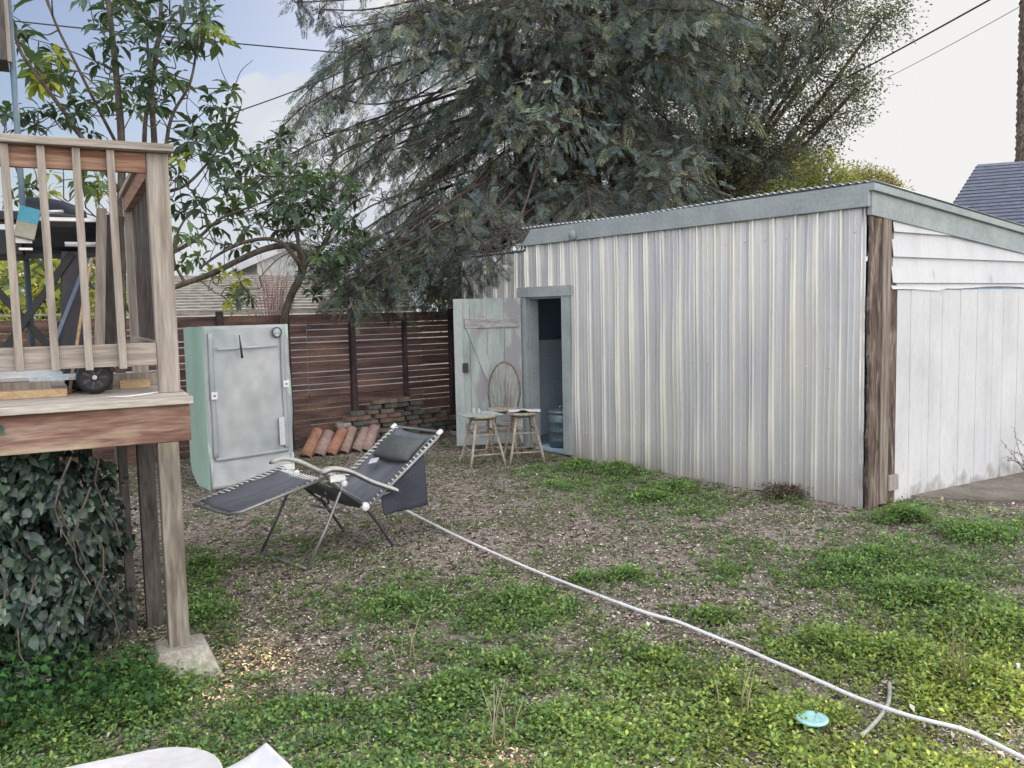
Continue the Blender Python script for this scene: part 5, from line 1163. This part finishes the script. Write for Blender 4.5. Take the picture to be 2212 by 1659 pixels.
def conifer_branch(b, az_, L, rise, droop, ns, r0=.06):
    dr = np.array([math.sin(az_), math.cos(az_), 0]); side = np.array([dr[1], -dr[0], 0]); pts = []
    wob = rng.normal(0, .11, 2)
    for k in range(9):
        t = k/8; pts.append(b+dr*L*t+side*L*(wob[0]*math.sin(t*4)+wob[1]*t)+np.array([0, 0, L*(rise*t-droop*t*t)]))
    paths.append((pts, r0, .008)); A = np.array(pts)
    for k in range(ns):
        t = .16+.84*(k+rng.random())/ns; i = min(7, int(t*8)); fr = t*8-i; p = A[i]*(1-fr)+A[i+1]*fr; td = nrm(A[i+1]-A[i])
        s = 1 if k % 2 else -1; l2 = L*(.34*(1-t*.55))*rng.uniform(.7, 1.2); d2 = nrm(td*.65+side*s*.75+np.array([0, 0, -.25+rng.normal(0, .15)]))
        end = p+d2*l2+np.array([0, 0, -.18*l2]); paths.append(([p, (p+end)/2+np.array([0, 0, .04]), end], .014, .005))
        m_ = max(2, int(l2/.05))
        for j in range(m_):
            q_ = p+(end-p)*((j+.6)/m_); ss_ = 1 if j % 2 else -1
            SP.append(q_); SDn.append(d2*.7+np.cross(d2, [0, 0, 1])*ss_*.7+np.array([0, 0, -rng.uniform(.2, 1.3)])+rng.normal(0, .28, 3)); SS.append(rng.uniform(.15, .36)); SCo.append(j)
        SP.append(end); SDn.append(d2+np.array([0, 0, -.5])); SS.append(rng.uniform(.35, .55)); SCo.append(9)
for k in range(44):
    z = 2.9+8.2*(k/44)**.9; az_ = k*2.399963+rng.uniform(-.3, .3); L = rng.uniform(3.3, 5.4)*(1-.022*(z-3)); bx_ = np.array([1.2, 16, z])
    front_ = math.cos(az_) < -.2
    if front_: L *= .74
    conifer_branch(bx_, az_, L, rng.uniform(.08, .22), rng.uniform(.26, .48), 19)
for k in range(16):                        # short drooping branches that hide the trunk
    z = 3.4+6.6*k/16; conifer_branch(np.array([1.2+rng.uniform(-.7, .9), 15.7, z]), math.radians(180+rng.uniform(-75, 75)), rng.uniform(1.2, 2.6), .12, .55, 12, .03)
for k in range(30):
    z = 11.5+8*k/30; conifer_branch(np.array([1.2, 16, z]), k*2.4, 4.4*(1-k/34)+.5, .1, .3, 8)
for (az_, z, L, ri, dr_, ns) in ((-62, 7.8, 5.6, .12, .30, 20), (-70, 6.2, 5.4, .12, .42, 20), (-58, 9.6, 6.0, .1, .22, 18), (-80, 7.2, 5.2, .1, .28, 18), (-50, 5.0, 4.2, .1, .5, 16), (-95, 5.4, 4.6, .05, .40, 17), (-104, 4.4, 4.3, .05, .45, 16), (-112, 6.4, 4.8, .05, .35, 16), (-122, 4.0, 4.2, .08, .42, 18), (-132, 3.7, 4.4, .10, .42, 18), (-140, 4.2, 4.6, .05, .42, 16), (-150, 3.6, 4.4, .10, .36, 16), (-160, 3.4, 4.0, .12, .30, 15), (-126, 3.3, 4.0, .02, .32, 16), (-100, 3.6, 4.0, .02, .35, 14)):
    conifer_branch(np.array([1.0, 15.9, z]), math.radians(az_), L, ri, dr_, ns, .05)
TN = [1.]*len(SP)
def clump(c, r, k, tone=1., size=(.15, .34)):
    j = np.array([1.2, 16, min(11., c[2]+1.5)]); m_ = (j+c)/2+rng.normal(0, .25, 3)+np.array([0, 0, .15]); paths.append((smoothpath([m_, c+(m_-c)*.3+rng.normal(0, .1, 3), c], 4), .022, .008))
    d_ = randdir(k); q_ = c+d_*(r*rng.uniform(.15, 1., k)**.6)[:, None]*np.array([1.15, 1., .95])
    for i in range(k):
        if i % 4 == 0: paths.append(([c+(q_[i]-c)*.2, (c+q_[i])/2+rng.normal(0, .04, 3), q_[i]], .010, .004))
        SP.append(q_[i]); SDn.append(d_[i]*.9+np.array([0, 0, -.75])+rng.normal(0, .3, 3)); SS.append(rng.uniform(*size)); SCo.append(0); TN.append(tone*(.75+.45*(d_[i][2]+1)/2))
for v in range(-90, 640, 62):
    for u in range(700, 1640, 74):
        uj, vj = u+rng.normal(0, 24), v+rng.normal(0, 20)
        left = 790 if v < 160 else (690+.0*v)
        if v < 160: left = 860-.25*v
        if uj < left: continue
        if vj > 480 and uj > 1090: continue
        if vj > 590 and uj > 1010: continue
        if vj > 380 and uj > 1560: continue
        thin_ = .50 if (uj < 1080 and 150 < vj < 520) else (.40 if uj > 1500 else .10)
        if rng.random() < thin_: continue
        dp = rng.uniform(13.2, 16.5) if vj < 430 else (rng.uniform(12.9, 14.6) if uj < 1080 else 15.5)
        clump(at(uj, vj, dp), rng.uniform(.38, .72)*dp/15, int(rng.uniform(34, 64)), rng.choice([.6, .8, 1., 1.25, 1.5]))
for k in range(46):                        # fuller boughs in front of the trunk and out to the right
    u, v = (rng.uniform(1030, 1480), rng.uniform(-60, 440)) if k < 32 else (rng.uniform(1440, 1780), rng.uniform(-60, 300))
    clump(at(u, v, rng.uniform(13., 14.4) if k < 32 else 16.), rng.uniform(.40, .68), int(rng.uniform(44, 70)), rng.choice([.7, 1., 1.3, 1.6]), (.13, .30))
for (u, v, dp, r) in ((720, 600, 11.6, .34), (760, 640, 11.5, .34), (800, 600, 12.2, .45), (830, 655, 12., .32), (880, 610, 12.4, .45), (930, 570, 12.6, .5), (950, 625, 12.3, .38), (985, 545, 12., .42), (1010, 500, 11.8, .40), (1045, 540, 11., .24), (1065, 575, 11., .16), (1090, 500, 11.8, .30), (1000, 590, 11.6, .26), (700, 540, 12.8, .5), (760, 540, 13, .5), (850, 540, 13, .5), (690, 20, 13, .20), (740, 60, 13.4, .26), (640, 5, 13, .14), (790, 100, 14, .4), (700, 290, 14, .28), (720, 210, 14, .22), (690, 380, 14.5, .25)):
    clump(at(u, v, dp), r, int(70*r/.45)+8, rng.choice([.55, .75, 1.]), (.12, .26))
SP = np.array(SP); SDn = np.array(SDn); SS = np.array(SS); TN = np.array(TN)
q = SP-SO; inside = (q@SX > -.1) & (q@SX < 4.3) & (q@SY > -.1) & (q@SY < 6.2) & (SP[:, 2] < 3.05)
SP, SDn, SS, TN = SP[~inside], SDn[~inside], SS[~inside], TN[~inside]
cl_ = np.clip(1+.45*np.sin(SP[:, 0]*1.9+SP[:, 2]*1.3)*np.sin(SP[:, 1]*1.7+SP[:, 2]*2.1), .5, 1.5)[:, None]; cc = pick([(.10, .135, .13), (.12, .155, .14), (.14, .17, .14), (.10, .13, .15), (.16, .17, .12)], len(SP), .3)*cl_*TN[:, None]  # veiling haze painted in: needle colours lifted towards grey-blue
bt_ = rng.random(len(SP)) < .02; cc[bt_] = (.13, .14, .08)
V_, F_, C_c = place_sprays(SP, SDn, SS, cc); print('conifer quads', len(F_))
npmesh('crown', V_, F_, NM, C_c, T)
tubes_np(paths, 6).build('trunk', M['bark'], T, world=True)

# --- small-leaved tree to the right of the conifer
def oak(name, label, base, top, blobs, nper, lcol, lsize=(.05, .09), trunkr=.2, seed=1):
    T = thing(name, label, 'tree', (base[0], base[1], 0)); paths = [(smoothpath([np.array(base), (np.array(base)+top)/2+rng.normal(0, .1, 3), np.array(top)], 5), trunkr, trunkr*.5)]
    Cs = []
    for (c, r, k) in blobs:
        c = np.array(c, float); j = np.array(top)+(np.array(base)-top)*rng.uniform(0, .35); paths.append((smoothpath([j, (j+c)/2+rng.normal(0, .15, 3), c], 4), trunkr*.35, .03))
        nt_ = int(k*nper)
        d_ = randdir(nt_); tips = c+d_*np.array([1, 1, .8])*(r*rng.uniform(.45, 1.05, nt_)**.8)[:, None]
        for i in range(0, nt_, 3): paths.append(([c+(tips[i]-c)*.25, (c+tips[i])/2+rng.normal(0, .05, 3), tips[i]], .018, .005))
        Cs.append(tips)
    tips = np.concatenate(Cs); nl = 34; P = np.repeat(tips, nl, 0); off = rng.normal(0, 1, P.shape)*[.14, .14, .10]; P = P+off
    col = np.repeat(pick(lcol, len(tips), .3), nl, 0)*rng.uniform(.7, 1.3, (len(P), 1))
    V_, F_, C_c = leaves(P, nrm(off+randdir(len(P))*.15+[0, 0, -.05]), randdir(len(P)), rng.uniform(*lsize, len(P)), rng.uniform(lsize[0]*.45, lsize[1]*.5, len(P)), col)
    npmesh('crown', V_, F_, LM, C_c, T); tubes_np(paths, 5).build('trunk', M['bark'], T, world=True); print(name, len(F_)); return T
Y2 = 18.
bl_ = []
for (u, v, r, k) in ((1450, 60, 1.3, 1.2), (1560, 100, 1.4, 1.3), (1680, 60, 1.3, 1.2), (1500, 200, 1.3, 1.2), (1620, 210, 1.3, 1.2), (1740, 150, 1.1, .9), (1780, 40, 1.1, .9), (1720, 270, .9, .8), (1800, 250, .7, .5), (1560, 310, 1.1, 1.), (1650, 330, .9, .8), (1450, 340, 1.1, 1.1), (1840, 60, .8, .5), (1900, 40, .7, .35), (1700, 350, .6, .4), (1600, -60, 1.6, 1.3), (1750, -80, 1.4, 1.1), (1480, 420, .9, .9), (1380, 430, .8, .8), (1850, 190, .5, .3), (1560, 420, .7, .6)):
    bl_.append((at(u, v, Y2+rng.uniform(-1.2, 1.2)), r*1.0, k))
oak('small_leaved_tree', 'airy small leaved tree reaching right into the white sky', (4.2, 18.2, 0), np.array([4.4, 18.2, 5.2]), bl_, 84, [(.075, .095, .075), (.095, .11, .085), (.06, .075, .075), (.12, .115, .08), (.11, .13, .06)], seed=2)
# far rounded trees
bl_ = [(at(1660, 400, 30), 1.7, 1), (at(1750, 395, 30.5), 1.5, 1), (at(1700, 370, 31), 1.2, .8), (at(1610, 410, 30), 1.3, .8), (at(1800, 425, 30), 1., .5)]
oak('background_tree', 'round yellow green tree beyond the shed roof, larger and to the left', (9.6, 30, 0), np.array([9.8, 30, 4.5]), bl_, 130, [(.22, .24, .08), (.30, .30, .10), (.16, .19, .08)], (.10, .16))
bl_ = [(at(1870, 412, 34), 1.2, 1), (at(1910, 420, 34), 1., .8), (at(1840, 420, 34), 1., .8)]
oak('background_tree', 'small olive tree top showing just above the shed corner', (14, 34, 0), np.array([14.2, 34, 4.5]), bl_, 130, [(.20, .19, .09), (.28, .26, .12)], (.10, .16))
# pale scrub beyond the fence, seen through the gaps
bl_ = [(at(1010, 640, 16.5), .8, 1), (at(1080, 630, 17), .8, 1), (at(960, 620, 16.5), .8, 1)]
oak('background_bush', 'yellow green bush glinting behind the fence under the conifer', (-1, 16.5, 0), np.array([-.8, 16.5, 1.4]), bl_, 60, [(.25, .30, .08), (.16, .22, .07)], (.06, .1), .05)
bl_ = [(at(60, 640, 13), .9, 1), (at(-60, 620, 13), .9, 1), (at(160, 650, 13.4), .8, 1)]
oak('background_bush', 'sunlit yellow leaved bush beyond the fence behind the deck', (-7, 13, 0), np.array([-6.9, 13.2, 1.4]), bl_, 60, [(.42, .40, .08), (.30, .33, .09), (.2, .25, .08)], (.08, .13), .05)
# tall bare trunk at the right edge with its fronds far above
pt_ = at(2212, 345, 27); T = thing('palm_tree', 'tall rough brown trunk at the right edge behind the blue grey roof', 'tree', (pt_[0]+.02, pt_[1], 0))
prof = []
for k in range(160):
    z = k*.09; prof.append((.24+.03*(k % 2)+.012*math.sin(k*1.7), z))
MB().lathe((0, 0, 0), prof, 18).build('trunk', M['rot'], T)
Cs = []; nfr = 26
for k in range(nfr):
    az_ = k*2.4; e = rng.uniform(-.5, .9)
    for s in np.linspace(.15, 1, 22):
        L = 2.4; p = np.array([math.cos(az_)*L*s*math.cos(e), math.sin(az_)*L*s*math.cos(e), 14.3+L*s*math.sin(e)-1.2*s*s])
        for sd_ in (-1, 1): Cs.append((p, np.array([-math.sin(az_)*sd_+math.cos(az_)*.6, math.cos(az_)*sd_+math.sin(az_)*.6, -.3])))
Pp = np.array([c[0] for c in Cs])+[pt_[0]+.02, pt_[1], 0]; Dp = np.array([c[1] for c in Cs])
V_, F_, C_c = leaves(Pp, Dp, np.repeat([[0, 0, 1.]], len(Pp), 0), np.full(len(Pp), .55), np.full(len(Pp), .05), pick([(.07, .11, .04)], len(Pp)))
npmesh('crown', V_, F_, LM, C_c, T)
# twiggy seedling against the white door
p = shed(2.75, -.30); T = thing('seedling', 'spindly leafless seedling against the white board door', 'plant', (p[0], p[1], float(gh(p[0], p[1])))); paths = []; Pl = []
for k in range(13):
    a = rng.uniform(0, 6.28); h_ = rng.uniform(.25, .65); e = p+np.array([math.cos(a)*.35*h_-.2, math.sin(a)*.2*h_, h_-.14]); m_ = (p+e)/2+rng.normal(0, .03, 3); pts = smoothpath([p+[0, 0, -.14], m_, e], 4); paths.append((pts, .004, .0015)); Pl += [pts[i] for i in range(3, len(pts))]
tubes_np(paths, 4).build('stem', M['bark2'], T, world=True)
Pl = np.repeat(np.array(Pl), 2, 0); V_, F_, C_c = leaves(Pl, randdir(len(Pl)), randdir(len(Pl)), rng.uniform(.02, .035, len(Pl)), rng.uniform(.01, .015, len(Pl)), pick([(.10, .08, .07), (.3, .28, .25)], len(Pl)))
npmesh('foliage', V_, F_, LM, C_c, T)

# ------------------------------------------------------------------ render settings
sc.view_settings.view_transform = 'Standard'; sc.view_settings.look = 'None'; sc.view_settings.exposure = 0
sc.render.engine = 'CYCLES'
sc.cycles.max_bounces = 6; sc.cycles.diffuse_bounces = 3; sc.cycles.transmission_bounces = 4
sc.cycles.use_denoising = True
